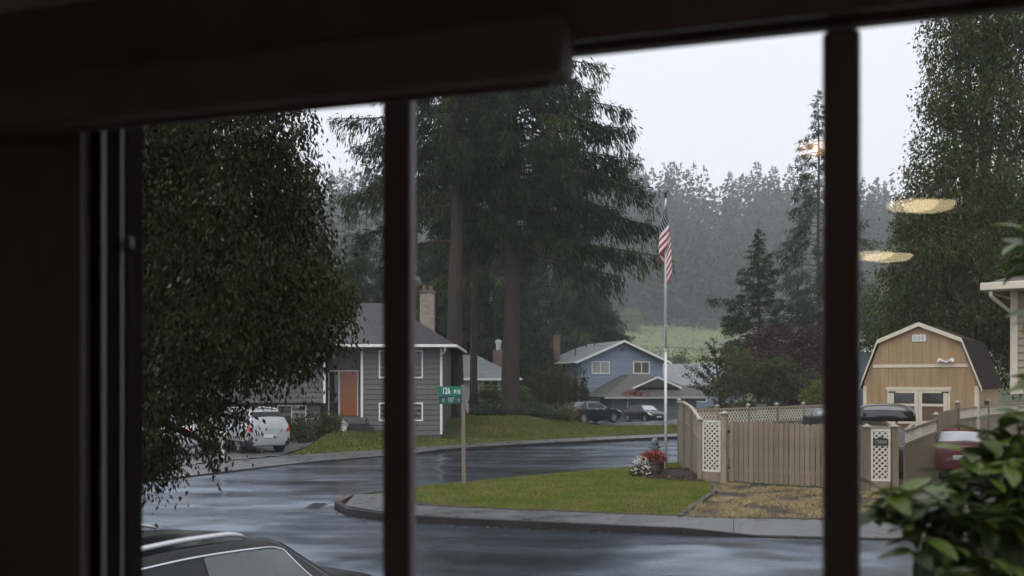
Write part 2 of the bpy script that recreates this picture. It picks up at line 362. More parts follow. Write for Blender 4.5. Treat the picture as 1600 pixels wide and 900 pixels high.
def in_poly(X, Y, poly):
    ins = np.zeros(X.shape, bool); n = len(poly); j = n - 1
    for i in range(n):
        xi, yi = poly[i]; xj, yj = poly[j]
        if yi != yj:
            c = ((yi > Y) != (yj > Y)) & (X < (xj - xi) * (Y - yi) / (yj - yi) + xi); ins ^= c
        j = i
    return ins
def edge_dist(X, Y):
    d = np.full(X.shape, 1e9)
    for k in range(0, len(EDGE), 64):
        e = EDGE[k:k + 64]
        d = np.minimum(d, np.sqrt(((X[..., None] - e[:, 0]) ** 2 + (Y[..., None] - e[:, 1]) ** 2).min(-1)))
    return d
def sst(a, b, x):
    t = np.clip((x - a) / (b - a), 0, 1); return t * t * (3 - 2 * t)
K2C = np.array([tuple(p) for p in resample([q for q in K2 if -40 < q.x < 35], 1.2)])
def k2_dist(X, Y):
    X = np.asarray(X, float); Y = np.asarray(Y, float); d = np.full(np.broadcast(X, Y).shape, 1e9)
    for e in K2C: d = np.minimum(d, (X - e[0]) ** 2 + (Y - e[1]) ** 2)
    return np.sqrt(d)
def lot(X, Y):
    """height of the lots (not the roads)"""
    X = np.asarray(X, float); Y = np.asarray(Y, float)
    z = np.full(np.broadcast(X, Y).shape, 0.13)
    left = (1 - sst(-1.0, 3.5, X - (Y - 48) * 0.15)) * sst(2.2 + 3.6 * sst(-8.2, -9.6, X), 9.0 + 3.0 * sst(-8.2, -9.6, X), k2_dist(X, Y)) * sst(30, 42, Y + 0.4 * (X + 8) * (X < -8))
    z = z + 0.85 * left * (1 - sst(62, 80, Y))
    z = z - 0.65 * sst(68, 90, Y) * (1 - sst(100, 130, Y))
    z = z + 0.65 * sst(9.0, 12.0, X) * sst(32.2, 35.5, Y) * (1 - sst(40, 46, Y))
    z = z + 1.2 * np.exp(-(((X - 17.5) / 4.2) ** 2 + ((Y - 73) / 6.0) ** 2))
    z = z - 0.38 * (1 - sst(9, 15, Y))
    h = sst(120, 440, Y) * 15.5 + sst(390, 500, Y) * 17 + sst(490, 740, Y) * 78
    z = z + h * (1 + 0.10 * np.sin(X * 0.013 + 0.8) + 0.05 * np.sin(X * 0.037))
    return z
def gz(x, y): return float(lot(np.array(x), np.array(y)))

def grid_axis(parts):
    a = []
    for lo, hi, st in parts: a += list(np.arange(lo, hi, st))
    return np.array(a + [parts[-1][1]])
gx = grid_axis([(-640, -200, 55), (-200, -60, 20), (-60, -26, 3), (-26, 26, 0.35), (26, 60, 3), (60, 200, 20), (200, 640, 55)])
gy = grid_axis([(-60, -20, 10), (-20, 8, 4), (8, 62, 0.35), (62, 110, 2), (110, 800, 20)])
XX, YY = np.meshgrid(gx, gy)
ZZ = lot(XX, YY)
inr = in_poly(XX, YY, ROAD); near = (np.abs(XX) < 72) & (YY > 5) & (YY < 110)
ed = np.full(XX.shape, 9.0); ed[near] = edge_dist(XX[near], YY[near])
low = inr | (ed < 0.22) | ((YY < 26.0) & (XX < 3.0) & (XX > -5) & (ed < 1.3)) | ((k2_dist(XX, YY) < 1.5) & (XX < 33)) | ((YY < 24) & (XX > 2.6) & (XX < 13) & (ed < 1.45)) | ((XX > -17) & (XX < -2) & (YY > 24) & (YY < 46) & (ed < 1.6) & (k2_dist(XX, YY) < 2.0))
ZZ = np.where(low, -0.12, ZZ)
rng0 = np.random.default_rng(3)
ZZ += np.where(low, 0, rng0.normal(0, 0.012, ZZ.shape))
ny, nx = XX.shape
idx = np.arange(ny * nx).reshape(ny, nx)
Fq = np.stack([idx[:-1, :-1], idx[:-1, 1:], idx[1:, 1:], idx[1:, :-1]], -1).reshape(-1, 4)
m_terrain = mat('meadow_and_soil', (0.040, 0.048, 0.016), 0.85, 0.3, 0.6, bump=0.6, bscale=9, col2=(0.07, 0.076, 0.026), spec=0.15)
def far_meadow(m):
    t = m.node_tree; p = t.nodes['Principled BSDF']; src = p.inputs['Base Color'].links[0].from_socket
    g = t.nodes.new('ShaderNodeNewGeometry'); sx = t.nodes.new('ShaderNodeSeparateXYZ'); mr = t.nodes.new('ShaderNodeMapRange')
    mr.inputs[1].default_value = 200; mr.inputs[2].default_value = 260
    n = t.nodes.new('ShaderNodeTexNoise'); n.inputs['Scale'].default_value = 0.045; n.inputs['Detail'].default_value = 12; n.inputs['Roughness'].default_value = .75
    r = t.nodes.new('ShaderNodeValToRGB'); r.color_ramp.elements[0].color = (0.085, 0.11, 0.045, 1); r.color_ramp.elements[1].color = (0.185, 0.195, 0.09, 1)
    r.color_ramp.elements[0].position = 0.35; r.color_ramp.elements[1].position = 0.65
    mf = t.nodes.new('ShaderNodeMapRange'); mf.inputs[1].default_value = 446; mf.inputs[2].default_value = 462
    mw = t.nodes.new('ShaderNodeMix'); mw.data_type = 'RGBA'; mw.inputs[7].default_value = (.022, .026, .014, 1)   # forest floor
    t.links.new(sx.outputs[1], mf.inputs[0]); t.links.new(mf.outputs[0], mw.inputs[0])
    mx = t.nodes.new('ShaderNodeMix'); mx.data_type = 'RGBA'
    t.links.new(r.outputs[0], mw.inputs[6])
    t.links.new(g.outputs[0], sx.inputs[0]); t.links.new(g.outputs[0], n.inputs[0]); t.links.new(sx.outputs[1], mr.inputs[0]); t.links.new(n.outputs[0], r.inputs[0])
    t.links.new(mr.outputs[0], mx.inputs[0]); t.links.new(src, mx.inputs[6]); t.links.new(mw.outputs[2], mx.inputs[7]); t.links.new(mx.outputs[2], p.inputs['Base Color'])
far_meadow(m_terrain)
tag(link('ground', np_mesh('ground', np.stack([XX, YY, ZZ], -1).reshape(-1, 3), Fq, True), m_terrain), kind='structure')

# road sheet: fine enough to have a faint crown
pts = [(x, y, 0.0) for x, y in ROAD]
if sum(a[0] * b[1] - b[0] * a[1] for a, b in zip(pts, pts[1:] + pts[:1])) < 0:
    pts = pts[::-1]; print('FLIPPED ROAD')
me = bpy.data.meshes.new('road'); me.from_pydata(pts, [], [tuple(range(len(pts)))]); me.update()
tag(link('road', me, m_asphalt), kind='structure')

def strip(parent, path, step, a, b, ha, hb, mat_, name, gap=0.012, thick=0.2, jit=0.004, seed=1):
    """separate blocks along a path: inner offset a..b to the right-hand side, heights ha/hb may depend on the point"""
    P = resample(path, step); rn = random.Random(seed); N = []
    for i in range(len(P)):
        d = (P[min(i + 1, len(P) - 1)] - P[max(i - 1, 0)]).normalized(); N.append(Vector((d.y, -d.x)))
    fa = ha if callable(ha) else (lambda p: ha); fb = hb if callable(hb) else (lambda p: hb)
    for i in range(len(P) - 1):
        d = (P[i + 1] - P[i]).normalized() * gap * 0.5; dz = rn.uniform(-jit, jit)
        q = [P[i] + d + N[i] * a, P[i + 1] - d + N[i + 1] * a, P[i + 1] - d + N[i + 1] * b, P[i] + d + N[i] * b]
        z = [fa(q[0]) + dz, fa(q[1]) + dz, fb(q[2]) + dz, fb(q[3]) + dz]
        c = sum(q, Vector((0, 0))) / 4
        V = [(p.x - c.x, p.y - c.y, -thick) for p in q] + [(p.x - c.x, p.y - c.y, zz) for p, zz in zip(q, z)]
        gg = G().add(V, [(0, 1, 2, 3), (7, 6, 5, 4), (4, 5, 1, 0), (5, 6, 2, 1), (6, 7, 3, 2), (7, 4, 0, 3)])
        gg.obj(name, mat_(P[i]) if callable(mat_) else mat_, parent, (c.x, c.y, 0))
def hcurb(p):
    if p.y < 24 and p.x > 2.5: return 0.14 - 0.115 * float(sst(3.4, 4.6, p.x)) * (1 - float(sst(11.0, 12.2, p.x)))
    return 0.14
k1a = [p for p in K1 if p.y < 26.2 and p.x < 34]                       # near street and corner
k1b = [p for p in K1 if p.y > 25.9 and p.y < 62 and p.x > -4.5 and not (p.x < -3.9 and p.y < 26.2)]
sw = empty('sidewalk', (0, 0, 0), kind='structure')
strip(sw, k1a, 2.4, 0.165, 1.62, hcurb, lambda p: 0.155, m_conc, 'slab', seed=4)
kb = empty('kerb', (0, 0, 0), kind='structure')
def curbmat(p): return m_curb_red if (p.x < -4.1 and p.y < 25.6) else m_curb
strip(kb, k1a, 1.6, 0.0, 0.15, hcurb, hcurb, curbmat, 'kerb_stone', gap=0.008, seed=5)
strip(kb, k1b, 2.0, 0.0, 0.17, 0.12, 0.13, m_conc, 'kerb_stone', gap=0.008, seed=6)
k2s = [p for p in K2 if p.x < 32 and p.x > -26]
sw2 = empty('sidewalk', (0, 0, 0), kind='structure')
def hcurb2(p): return 0.14 - 0.10 * float(sst(-15, -13.5, p.x)) * (1 - float(sst(-4.2, -2.9, p.x)))
strip(sw2, k2s, 2.4, 0.165, 1.9, hcurb2, lambda p: 0.16, m_conc, 'slab', seed=7)
kb2 = empty('kerb', (0, 0, 0), kind='structure')
strip(kb2, k2s, 2.4, 0.0, 0.15, hcurb2, hcurb2, m_curb, 'kerb_stone', gap=0.008, seed=8)
soilP = resample(k1a, 0.5); sV = []
for i in range(len(soilP)):
    d = (soilP[min(i + 1, len(soilP) - 1)] - soilP[max(i - 1, 0)]).normalized(); nn_ = Vector((d.y, -d.x)); wob = .05 * math.sin(i * 1.7) + .04 * math.sin(i * .6)
    for q in (1.60, 1.80 + wob): sV.append((soilP[i].x + nn_.x * q, soilP[i].y + nn_.y * q, .148 + .02 * (q > 1.7)))
tag(link('soil_edge', np_mesh('soil_edge', sV, [(2 * i, 2 * i + 2, 2 * i + 3, 2 * i + 1) for i in range(len(soilP) - 1)], True), m_soil), kind='structure')
# storm drain at the corner: iron hood frame in the gutter
dr = empty('storm_drain', (-4.62, 24.4, 0.0), label='dark iron storm drain grate in the gutter at the corner kerb', cat='drain')
g = G(); g.box(-0.42, 0.02, -0.55, 0.55, -0.05, 0.012); g.obj('apron', m_conc, dr)
g = G()
for i in range(7): g.box(-0.34, -0.02, -0.45 + i * 0.14, -0.40 + i * 0.14, 0.012, 0.03)
g.obj('grate', m_iron, dr)

def sheet(name, poly, mat_, dz, step=1.0, label=None, cat=None, kind='structure', zf=None):
    """a paved or planted patch following the lot surface"""
    poly = np.array([tuple(p)[:2] for p in poly]); x0, y0 = poly.min(0); x1, y1 = poly.max(0)
    X, Y = np.meshgrid(np.arange(x0, x1 + step, step), np.arange(y0, y1 + step, step))
    c = np.stack([X, Y], -1)
    ins = in_poly(X[:-1, :-1] + step / 2, Y[:-1, :-1] + step / 2, poly)
    Z = (lot(X, Y) if zf is None else zf(X, Y)) + dz
    i = np.arange(X.size).reshape(X.shape); Fs = np.stack([i[:-1, :-1], i[:-1, 1:], i[1:, 1:], i[1:, :-1]], -1)[ins]
    return tag(link(name, np_mesh(name, np.stack([X, Y, Z], -1).reshape(-1, 3), Fs, True), mat_), label, cat, None, kind)
m_drive = mat('wet_driveway', (0.085, 0.083, 0.085), 0.22, 0.2, 0.7, spec=0.5, rvar=0.1)
sheet('driveway', [(2.6, 65.6), (14.5, 66.2), (17, 89), (6.5, 89)], m_drive, 0.05, 0.5)
sheet('driveway', [(-16.5, 34.5), (-11.6, 34.2), (-8.9, 39.2), (-9.3, 47.8), (-17.5, 47.8)], m_conc, 0.05, 0.4)
sheet('driveway', [(5.2, 21.0), (11.0, 20.5), (11.4, 26.5), (5.9, 28.2)], mat('gravel_drive', (0.12, 0.11, 0.10), 0.7, 0.4, 6, bump=0.5, bscale=30), 0.008, 0.2)
sheet('driveway', [(11.5, 20.2), (17, 20), (17.5, 34), (12.2, 33)], m_conc, 0.03, 0.5)
sheet('driveway', [(-6, 2), (1.0, 2), (1.5, 12.6), (-6, 12.6)], m_conc, 0.05, 0.5)

# grass and low cover -------------------------------------------------
def blades(name, poly, n, h, wd, mat_, label, seed, dz=0.0, excl=None, lean=0.5, patch=0.0, cat='grass'):
    rn = np.random.default_rng(seed); poly = np.array([tuple(p)[:2] for p in poly]); lo, hi = poly.min(0), poly.max(0)
    P = rn.uniform(lo, hi, (n * 3, 2)); P = P[in_poly(P[:, 0], P[:, 1], poly)][:n]
    if excl is not None: P = P[~in_poly(P[:, 0], P[:, 1], np.array(excl))]
    if patch:
        cc = rn.uniform(lo, hi, (int(110 * patch * 4), 2)); dd = np.sqrt(((P[:, None] - cc[None]) ** 2).sum(-1)).min(1); P = P[rn.uniform(0, 1, len(P)) < np.exp(-(dd / .26) ** 2)]
    if 0:
        f = np.sin(P[:, 0] * 2.1 + np.sin(P[:, 1] * 1.7) * 1.3) + np.sin(P[:, 1] * 2.6 + P[:, 0] * 0.8) + rn.normal(0, 0.7, len(P)); P = P[f > patch]
    n = len(P); z = lot(P[:, 0], P[:, 1]) + dz
    a = rn.uniform(0, 2 * np.pi, n); hh = h * rn.uniform(0.5, 1.3, n); ww = wd * rn.uniform(0.6, 1.3, n)
    l = rn.normal(0, lean, (n, 2)) * hh[:, None]
    b = np.stack([P[:, 0], P[:, 1], z - 0.01], -1); t = np.stack([np.cos(a), np.sin(a), 0 * a], -1) * ww[:, None] / 2
    tip = b + np.concatenate([l, hh[:, None]], 1)
    V = np.stack([b - t, b + t, tip], 1).reshape(-1, 3); Fs = np.arange(3 * n).reshape(-1, 3)
    return tag(link(name, np_mesh(name, V, Fs), mat_), label, cat, None, 'stuff')

cl_edge = [(-4.0 + 0.9, 25.4), (-1.5, 23.35), (0.6, 22.45), (3.55, 21.45), (4.3, 23.3), (5.2, 25.6), (5.75, 27.6), (5.85, 29.4), (6.1, 35.9), (3.95, 34.1), (0, 30.25), (-2.5, 27.85), (-3.3, 26.9)]
blades('grass', cl_edge, 90000, 0.062, 0.020, m_grass, 'short green lawn grass on the corner by the street sign', 11)
blades('grass', [(-8.6, 40.0), (-6.8, 41.4), (-4.0, 44.4), (-0.7, 48.0), (3.0, 51.5), (7.6, 55.0), (13.5, 59.6), (13.5, 65.6), (2.6, 65.2), (-2.9, 64), (-2.6, 48.4), (-9.0, 48.2)], 110000, 0.11, 0.05, m_grass_far,
       'green lawn grass in front of the grey house and firs', 12)
blades('grass', [(-24, 37), (-17.0, 38), (-17.5, 47.5), (-24, 47.5)], 12000, 0.13, 0.06, m_grass_far, 'shaded lawn grass left of the white cars', 13)
lit_ = np.random.default_rng(91); gp_ = resample(k1a, .2); Pl = []
for i in range(520):                                                   # wet leaf litter: gutter, sidewalk edge, lawn
    q = gp_[lit_.integers(0, len(gp_) - 1)]; o_ = lit_.choice([-.10, 1.68, 0.9, 3.2], p=[.45, .3, .1, .15]) + lit_.normal(0, .07)
    r_ = gp_[min(len(gp_) - 1, gp_.index(q) + 1)] - q; r_ = r_.normalized() if r_.length > 0 else Vector((1, 0)); z_ = .006 if o_ < 0 else (.166 if o_ < 1.6 else .19)
    Pl.append((q.x + r_.y * o_, q.y - r_.x * o_, z_))
Pl = np.array(Pl); Pl = Pl[Pl[:, 0] < 12]
def _flat(P, rn_):
    n_ = len(P); a = rn_.uniform(0, 6.28, n_); L_ = rn_.uniform(.03, .075, n_); d = np.stack([np.cos(a), np.sin(a), rn_.normal(0, .12, n_)], -1) * L_[:, None]; e = np.stack([-np.sin(a), np.cos(a), rn_.normal(0, .12, n_)], -1) * (L_ * .45)[:, None]
    return np.stack([P - d, P - e, P + d, P + e], 1).reshape(-1, 3)
V_ = _flat(Pl, lit_)
tag(link('leaf_litter', np_mesh('leaf_litter', V_, np.arange(len(V_)).reshape(-1, 4)), mat('wet_brown_leaves', (0.085, 0.05, 0.024), .5, .4, 6, island=.6)), 'scattered wet brown leaves along the gutter and sidewalk edge', 'litter', None, 'stuff')
# dry verge before the gate with a stone edging
dryp = [(3.75, 21.35), (5.0, 21.1), (9.2, 20.9), (9.8, 25.9), (8.2, 26.9), (5.95, 28.8), (5.75, 27.6), (5.2, 25.6), (4.3, 23.3)]
sheet('verge', dryp, m_soil, 0.014, 0.15)
blades('dry_grass', dryp, 60000, 0.085, 0.02, m_dry, 'straw yellow dry grass tufts before the wooden gate', 14, patch=0.34, lean=1.1)
g = G(); rn = random.Random(5)
edging = resample(chaikin([(3.6, 21.4), (4.25, 23.3), (5.0, 25.2), (5.55, 26.9), (5.72, 28.6)], 2), 0.36)
ed_o = empty('stone_edging', (4.6, 25, 0.13), label='row of dark edging stones between green lawn and dry verge', cat='edging')
for a, b in zip(edging, edging[1:]):
    c = (a + b) / 2; L_ = (b - a).length * 0.5 - 0.012; an = math.atan2(b.y - a.y, b.x - a.x)
    gg = G(); gg.box(-L_, L_, -0.06, 0.06, -0.1, rn.uniform(0.05, 0.09))
    gg.obj('stone', m_pot, ed_o, (c.x - 4.6, c.y - 25, 0.0), (rn.uniform(-.1, .1), rn.uniform(-.08, .08), an), bevel=0.02)
mul = [(4.05, 30.0), (4.6, 29.5), (5.6, 29.2), (5.9, 30.5), (6.0, 33.3), (5.3, 33.2), (4.7, 32.2)]
def mulch_z(X, Y): return lot(X, Y) + 0.08 * np.exp(-(((X - 5.35) / 0.6) ** 2 + ((Y - 31.2) / 1.3) ** 2))
sheet('mulch_bed', mul, m_soil, 0.035, 0.14, zf=mulch_z)
blades('mulch', mul, 1500, 0.05, 0.07, mat('bark_chips', (0.075, 0.045, 0.032), 0.8, 0.4, 5, island=0.6), 'dark bark mulch heaped round the flagpole foot', 15, dz=0.06, lean=1.6, cat='mulch')

# ------------------------------------------------------------------ the room behind the camera and its window
WP = (0.555, 1.71); WA = R(-18)
def room(g, name, mat_, kind='structure', **k):
    o = g.obj(name, mat_, None, (WP[0], WP[1], 0), (0, 0, WA), **k)
    if kind: o['kind'] = kind
    return o
ZF, ZC, ZS, ZH = 1.55, 4.12, 2.42, H + 0.632        # floor, ceiling, sill, head
g = G(); g.box(-3.4, -1.56, 0, 0.16, -0.35, 4.4); g.box(1.70, 3.4, 0, 0.16, -0.35, 4.4)
g.box(-1.56, 1.70, 0, 0.16, -0.35, ZS); g.box(-1.56, 1.70, 0, 0.16, ZH + .085, 4.4)
room(g, 'wall_front', m_wall_in)
g = G(); g.box(-3.55, -3.4, -7.2, 0.16, -0.35, 4.4); room(g, 'wall_left', m_wall_in)
g = G(); g.box(3.4, 3.55, -7.2, 0.16, -0.35, 4.4); room(g, 'wall_right', m_wall_in)
g = G(); g.box(-3.55, 3.55, -7.35, -7.2, -0.35, 4.4); room(g, 'wall_back', m_wall_in)
g = G(); g.box(-3.4, 3.4, -7.2, 0, ZC, 4.3); room(g, 'ceiling', m_wall_in)
g = G(); g.box(-3.4, 3.4, -7.2, 0, ZF - 0.2, ZF); room(g, 'floor', m_floor_in)

win = empty('picture_window', (WP[0], WP[1], ZS), WA, 'dark brown framed picture window with two upright mullions seen from inside', 'window')
zl = ZH - ZS
def wpart(name, m, x0, x1, y0, y1, z0, z1, parent=win, bevel=0.004):
    g = G(); g.box(x0, x1, y0, y1, z0, z1); return g.obj(name, m, parent, bevel=bevel)
wpart('casing', m_trim_in, -1.86, -1.565, -0.022, -0.002, -0.09, zl + 0.20)
wpart('head_casing', m_trim_in, -1.565, 1.70, -0.022, -0.002, zl - 0.004, zl + 0.20)
wpart('casing', m_trim_in, 1.70, 1.82, -0.022, -0.002, -0.09, zl + 0.20)
wpart('sill', m_trim_in, -1.70, 1.80, -0.10, -0.003, -0.045, -0.004)
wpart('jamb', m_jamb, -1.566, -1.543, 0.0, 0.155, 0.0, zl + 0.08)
wpart('jamb', m_trim_in, 1.67, 1.698, 0.0, 0.155, 0.0, zl - 0.002)
wpart('head', m_trim_in, -1.535, 1.67, 0.032, 0.062, zl - 0.010, zl + 0.08)
wpart('bottom_rail', m_trim_in, -1.535, 1.67, 0.0, 0.155, 0.0, 0.04)
wpart('track', m_alu, -1.542, -1.538, 0.010, 0.025, 0.04, zl - 0.03)
wpart('track', m_alu, -1.542, -1.538, 0.072, 0.081, 0.04, zl - 0.03)
wpart('latch', m_iron, -1.530, -1.518, 0.076, 0.096, 0.93, 0.96)
for sx in (-0.845, 0.0105, 0.835):
    wpart('mullion', m_trim_in, sx - 0.032, sx + 0.032, 0.044, 0.078, 0.04, zl - 0.012, bevel=0.008)
xs = [-1.51, -0.878, -0.812, -0.0175, 0.0385, 0.807, 0.863, 1.668]
for a, b in zip(xs[0::2], xs[1::2]):
    for y, tilt in ((0.05, 0.0), (0.072, R(0.62))):
        me = bpy.data.meshes.new('pane'); c = (a + b) / 2; hw = (b - a) / 2
        me.from_pydata([(-hw, 0, 0), (hw, 0, 0), (hw, 0, zl - 0.052), (-hw, 0, zl - 0.052)], [], [(0, 1, 2, 3)]); me.update()
        link('pane', me, m_glass, win, (c, y, 0.041), (tilt * 0.18, 0, tilt))
bb = empty('blind_box', (WP[0], WP[1], H + 0.543), WA, 'dark roller blind box mounted over the left of the window head', 'blind')
g = G(); g.box(-1.80, -0.455, -0.115, -0.024, 0.0, 0.105); g.obj('fascia', m_valance, bb, bevel=0.012)
g = G(); g.tube([(-1.78, -0.06, -0.004), (-0.49, -0.06, -0.004)], 0.006, 6); g.obj('hem_bar', m_trim_in, bb)

m_opal = emis('lit_opal_glass', (1.0, 0.80, 0.46), 6.5); m_opal.cycles.emission_sampling = 'NONE'
m_opal2 = emis('lit_amber_glass', (1.0, 0.5, 0.18), 3.6); m_opal2.cycles.emission_sampling = 'NONE'
for i, (lx, ly, dia, lab) in enumerate(((-0.125, -1.86, 0.25, 'lit round opal ceiling lamp mirrored high in the right window pane'),
                                        (-0.886, -3.90, 0.33, 'lit round opal ceiling lamp at the room back mirrored lower in the pane'),
                                        (-0.13, -0.27, 0.10, 'small lit ceiling lamp above the viewer mirrored beside the mullion'))):
    lo = empty('ceiling_lamp', (lx, ly, H + 0.9), 0, lab, 'lamp', 'ceiling lamps of the room')
    r = dia / 2
    g = G(); g.lathe([(0.001, -0.030), (r * 0.5, -0.028), (r * 0.85, -0.018), (r, 0.0), (r, 0.014)], n=32); g.obj('glass_bowl', m_opal if i < 2 else m_opal2, lo, smooth=True)
    g = G(); g.lathe([(r * 1.0, 0.0145), (r * 1.03, 0.0145), (r * 1.03, 0.026), (r * 0.98, 0.026), (r * 0.98, 0.0145)], n=32); g.obj('band', m_iron, lo, smooth=True)
    g = G(); g.lathe([(r, 0.0262), (r * 0.97, 0.045), (r * 0.3, 0.05), (0.001, 0.05)], n=32); g.obj('cover', m_iron, lo, smooth=True)
    g = G(); g.tube([(0, 0, 0.05), (0, 0, ZC - H - 0.9)], 0.012, 8); g.obj('stem', m_iron, lo)

# ------------------------------------------------------------------ vegetation builders
def norm(a): return a / np.maximum(1e-9, np.linalg.norm(a, axis=-1, keepdims=True))
def quads(P, D, Wd, L, rn, fold=0.25):
    """leaf-like bent diamonds: base, two sides, tip"""
    D = norm(D); n = len(P)
    up = rn.normal(0, 1, (n, 3)); S_ = norm(np.cross(D, up)); Nn = norm(np.cross(S_, D))
    L = np.asarray(L)[:, None]; Wd = np.asarray(Wd)[:, None]
    mid = P + D * L * 0.45 + Nn * Wd * fold
    V = np.stack([P, mid + S_ * Wd / 2, P + D * L, mid - S_ * Wd / 2], 1).reshape(-1, 3)
    return V
def leaf_obj(name, V, mat_, parent):
    return tag(link(name, np_mesh(name, V, np.arange(len(V)).reshape(-1, 4)), mat_, parent), kind='stuff')

def conifer(label, x, y, Ht, r0, cb, Rm, seed, nb=110, dens=4.0, tw=0.62, droop=0.35, power=0.8, mat_=None, mat2=None, name='conifer_tree',
            group=None, z=None, extra=(), k=4, bark=None, wd=0.2, flat=0.0, lean=0.0, lit=0.25, asym=None, cat='tree', bare=0.25, front=None, hang=0.0):
    rn = np.random.default_rng(seed); z = gz(x, y) if z is None else z
    root = empty(name, (x, y, z), 0, label, cat, group)
    g = G(); zz = np.linspace(0, Ht, 14); rr = r0 * (1 - zz / Ht) ** 0.75 + 0.02
    rr[0] *= 1.45; pts = [(lean * h + 0.04 * math.sin(h * 0.5 + seed), 0.04 * math.cos(h * 0.4 + seed), h - (0.3 if i == 0 else 0)) for i, h in enumerate(zz)]
    if r0 > 0.25:
        fine = np.concatenate([[-0.3, 0.15, 0.5, 1.0], np.linspace(1.8, Ht, 22)])
        rr = r0 * (1 - np.clip(fine, 0, Ht) / Ht) ** 0.75 + 0.02; rr[:3] *= (1.6, 1.32, 1.14)
        pts = [(lean * h + 0.07 * math.sin(h * 0.5 + seed), 0.07 * math.cos(h * 0.4 + seed), h) for h in fine]; rr = rr * rn.uniform(.95, 1.06, len(rr))
        for _ in range(26):                                   # dead stubs
            h = rn.uniform(3.5, max(6, cb + 3)); a = rn.uniform(0, 6.28); r_ = r0 * (1 - h / Ht) ** .75; l_ = rn.uniform(.2, .9)
            g.tube([(r_ * .8 * math.cos(a), r_ * .8 * math.sin(a), h), ((r_ + l_) * math.cos(a), (r_ + l_) * math.sin(a), h - .25 * l_)], [.03, .01], 4)
    g.tube(pts, list(rr), 14 if r0 > 0.25 else 7); g.obj('trunk', bark or m_bark, root, smooth=True)
    gb = G(); Ps, Ds, Ls, Ws, lits = [], [], [], [], []
    br = []
    for i in range(nb):
        u = (i + rn.uniform(0, 1)) / nb; h = cb + (Ht - cb) * u
        t = 1 - u; L = Rm * min(1.0, (t * 1.25 + 0.02) ** power) * rn.uniform(0.55, 1.12)
        az = i * 2.39996 + rn.normal(0, 0.35)
        if front and h < front[0] and math.sin(az) < -.35: L *= front[1]      # open on the street side
        if asym: L *= 1 + asym[0] * math.cos(az - asym[1])
        br.append((h, az, L, droop * rn.uniform(0.6, 1.4)))
    br += [(h, a, L, d) for h, a, L, d in extra]
    for h, az, L, dr in br:
        if L < 0.15: L = 0.15
        m = 7; s = np.linspace(0, 1, m); rad = np.array([math.cos(az), math.sin(az), 0]); per = np.array([-rad[1], rad[0], 0])
        sw = rn.normal(0, 0.10)
        cur = lambda q: (rad[None] * (L * q)[:, None] + per[None] * (L * sw * q * q)[:, None] + np.array([lean * h, 0, h])[None]
                         + np.array([0, 0, 1.0])[None] * (L * (0.16 * q - dr * 1.5 * q * q + dr * 0.75 * q ** 3))[:, None])
        bp = cur(s); rb = max(0.012, min(r0 * 0.22, 0.012 + L * 0.012))
        gb.tube([tuple(p) for p in bp], [rb * (1 - 0.85 * q) for q in s], 4, cap=False)
        n = max(3, int(L * dens)); q = bare + (1 - bare) * np.sqrt(rn.uniform(0, 1, n)) if L > 1.5 else rn.uniform(0.08, 1, n)
        P = cur(q); P = np.repeat(P, k, 0); q = np.repeat(q, k); nn = len(P)
        side = rn.choice([-1, 1], nn) * rn.uniform(0.2, 1.0, nn)
        down = rn.uniform(0.05, 1.15, nn) * (1 - flat)
        D = per[None] * side[:, None] + rad[None] * rn.uniform(0.1, 0.8, nn)[:, None] - np.array([0, 0, 1.0])[None] * down[:, None] + rn.normal(0, 0.16, (nn, 3))
        P = P + rn.normal(0, 0.05 + 0.035 * min(L, 5), (nn, 3)) * np.array([1, 1, 0.6])
        if hang:                                              # curtains of twigs below the bough, in bunches
            bun = np.abs(np.sin(q * L * 2.3 + az * 5)) ** 1.5; dn = rn.uniform(0, 1, nn) ** 1.6 * hang * min(1, L / 3) * (.25 + bun)
            P[:, 2] -= dn; D = D - np.array([0, 0, 1.0])[None] * (dn * 1.6)[:, None]
        l = tw * rn.uniform(0.45, 1.2, nn) * (0.62 + 0.38 * min(1, L / 3)) * (1.15 - 0.5 * q)
        Ps.append(P); Ds.append(D); Ls.append(l); Ws.append(l * wd * rn.uniform(0.7, 1.4, nn))
        lits.append(np.full(nn, rn.uniform(0, 1) < lit) & (rn.uniform(0, 1, nn) < 0.8))
    P = np.concatenate(Ps); D = np.concatenate(Ds); L = np.concatenate(Ls); Wd = np.concatenate(Ws); li = np.concatenate(lits)
    V = quads(P, D, Wd, L, rn).reshape(-1, 4, 3)
    gb.obj('limbs', bark or m_bark, root)['kind'] = 'stuff'
    leaf_obj('crown', V[~li].reshape(-1, 3), mat_ or m_needle, root)
    if li.any(): leaf_obj('accent_foliage', V[li].reshape(-1, 3), mat2 or m_needle_lit, root)  # random boughs get the lighter needle colour as painted highlights
    return root

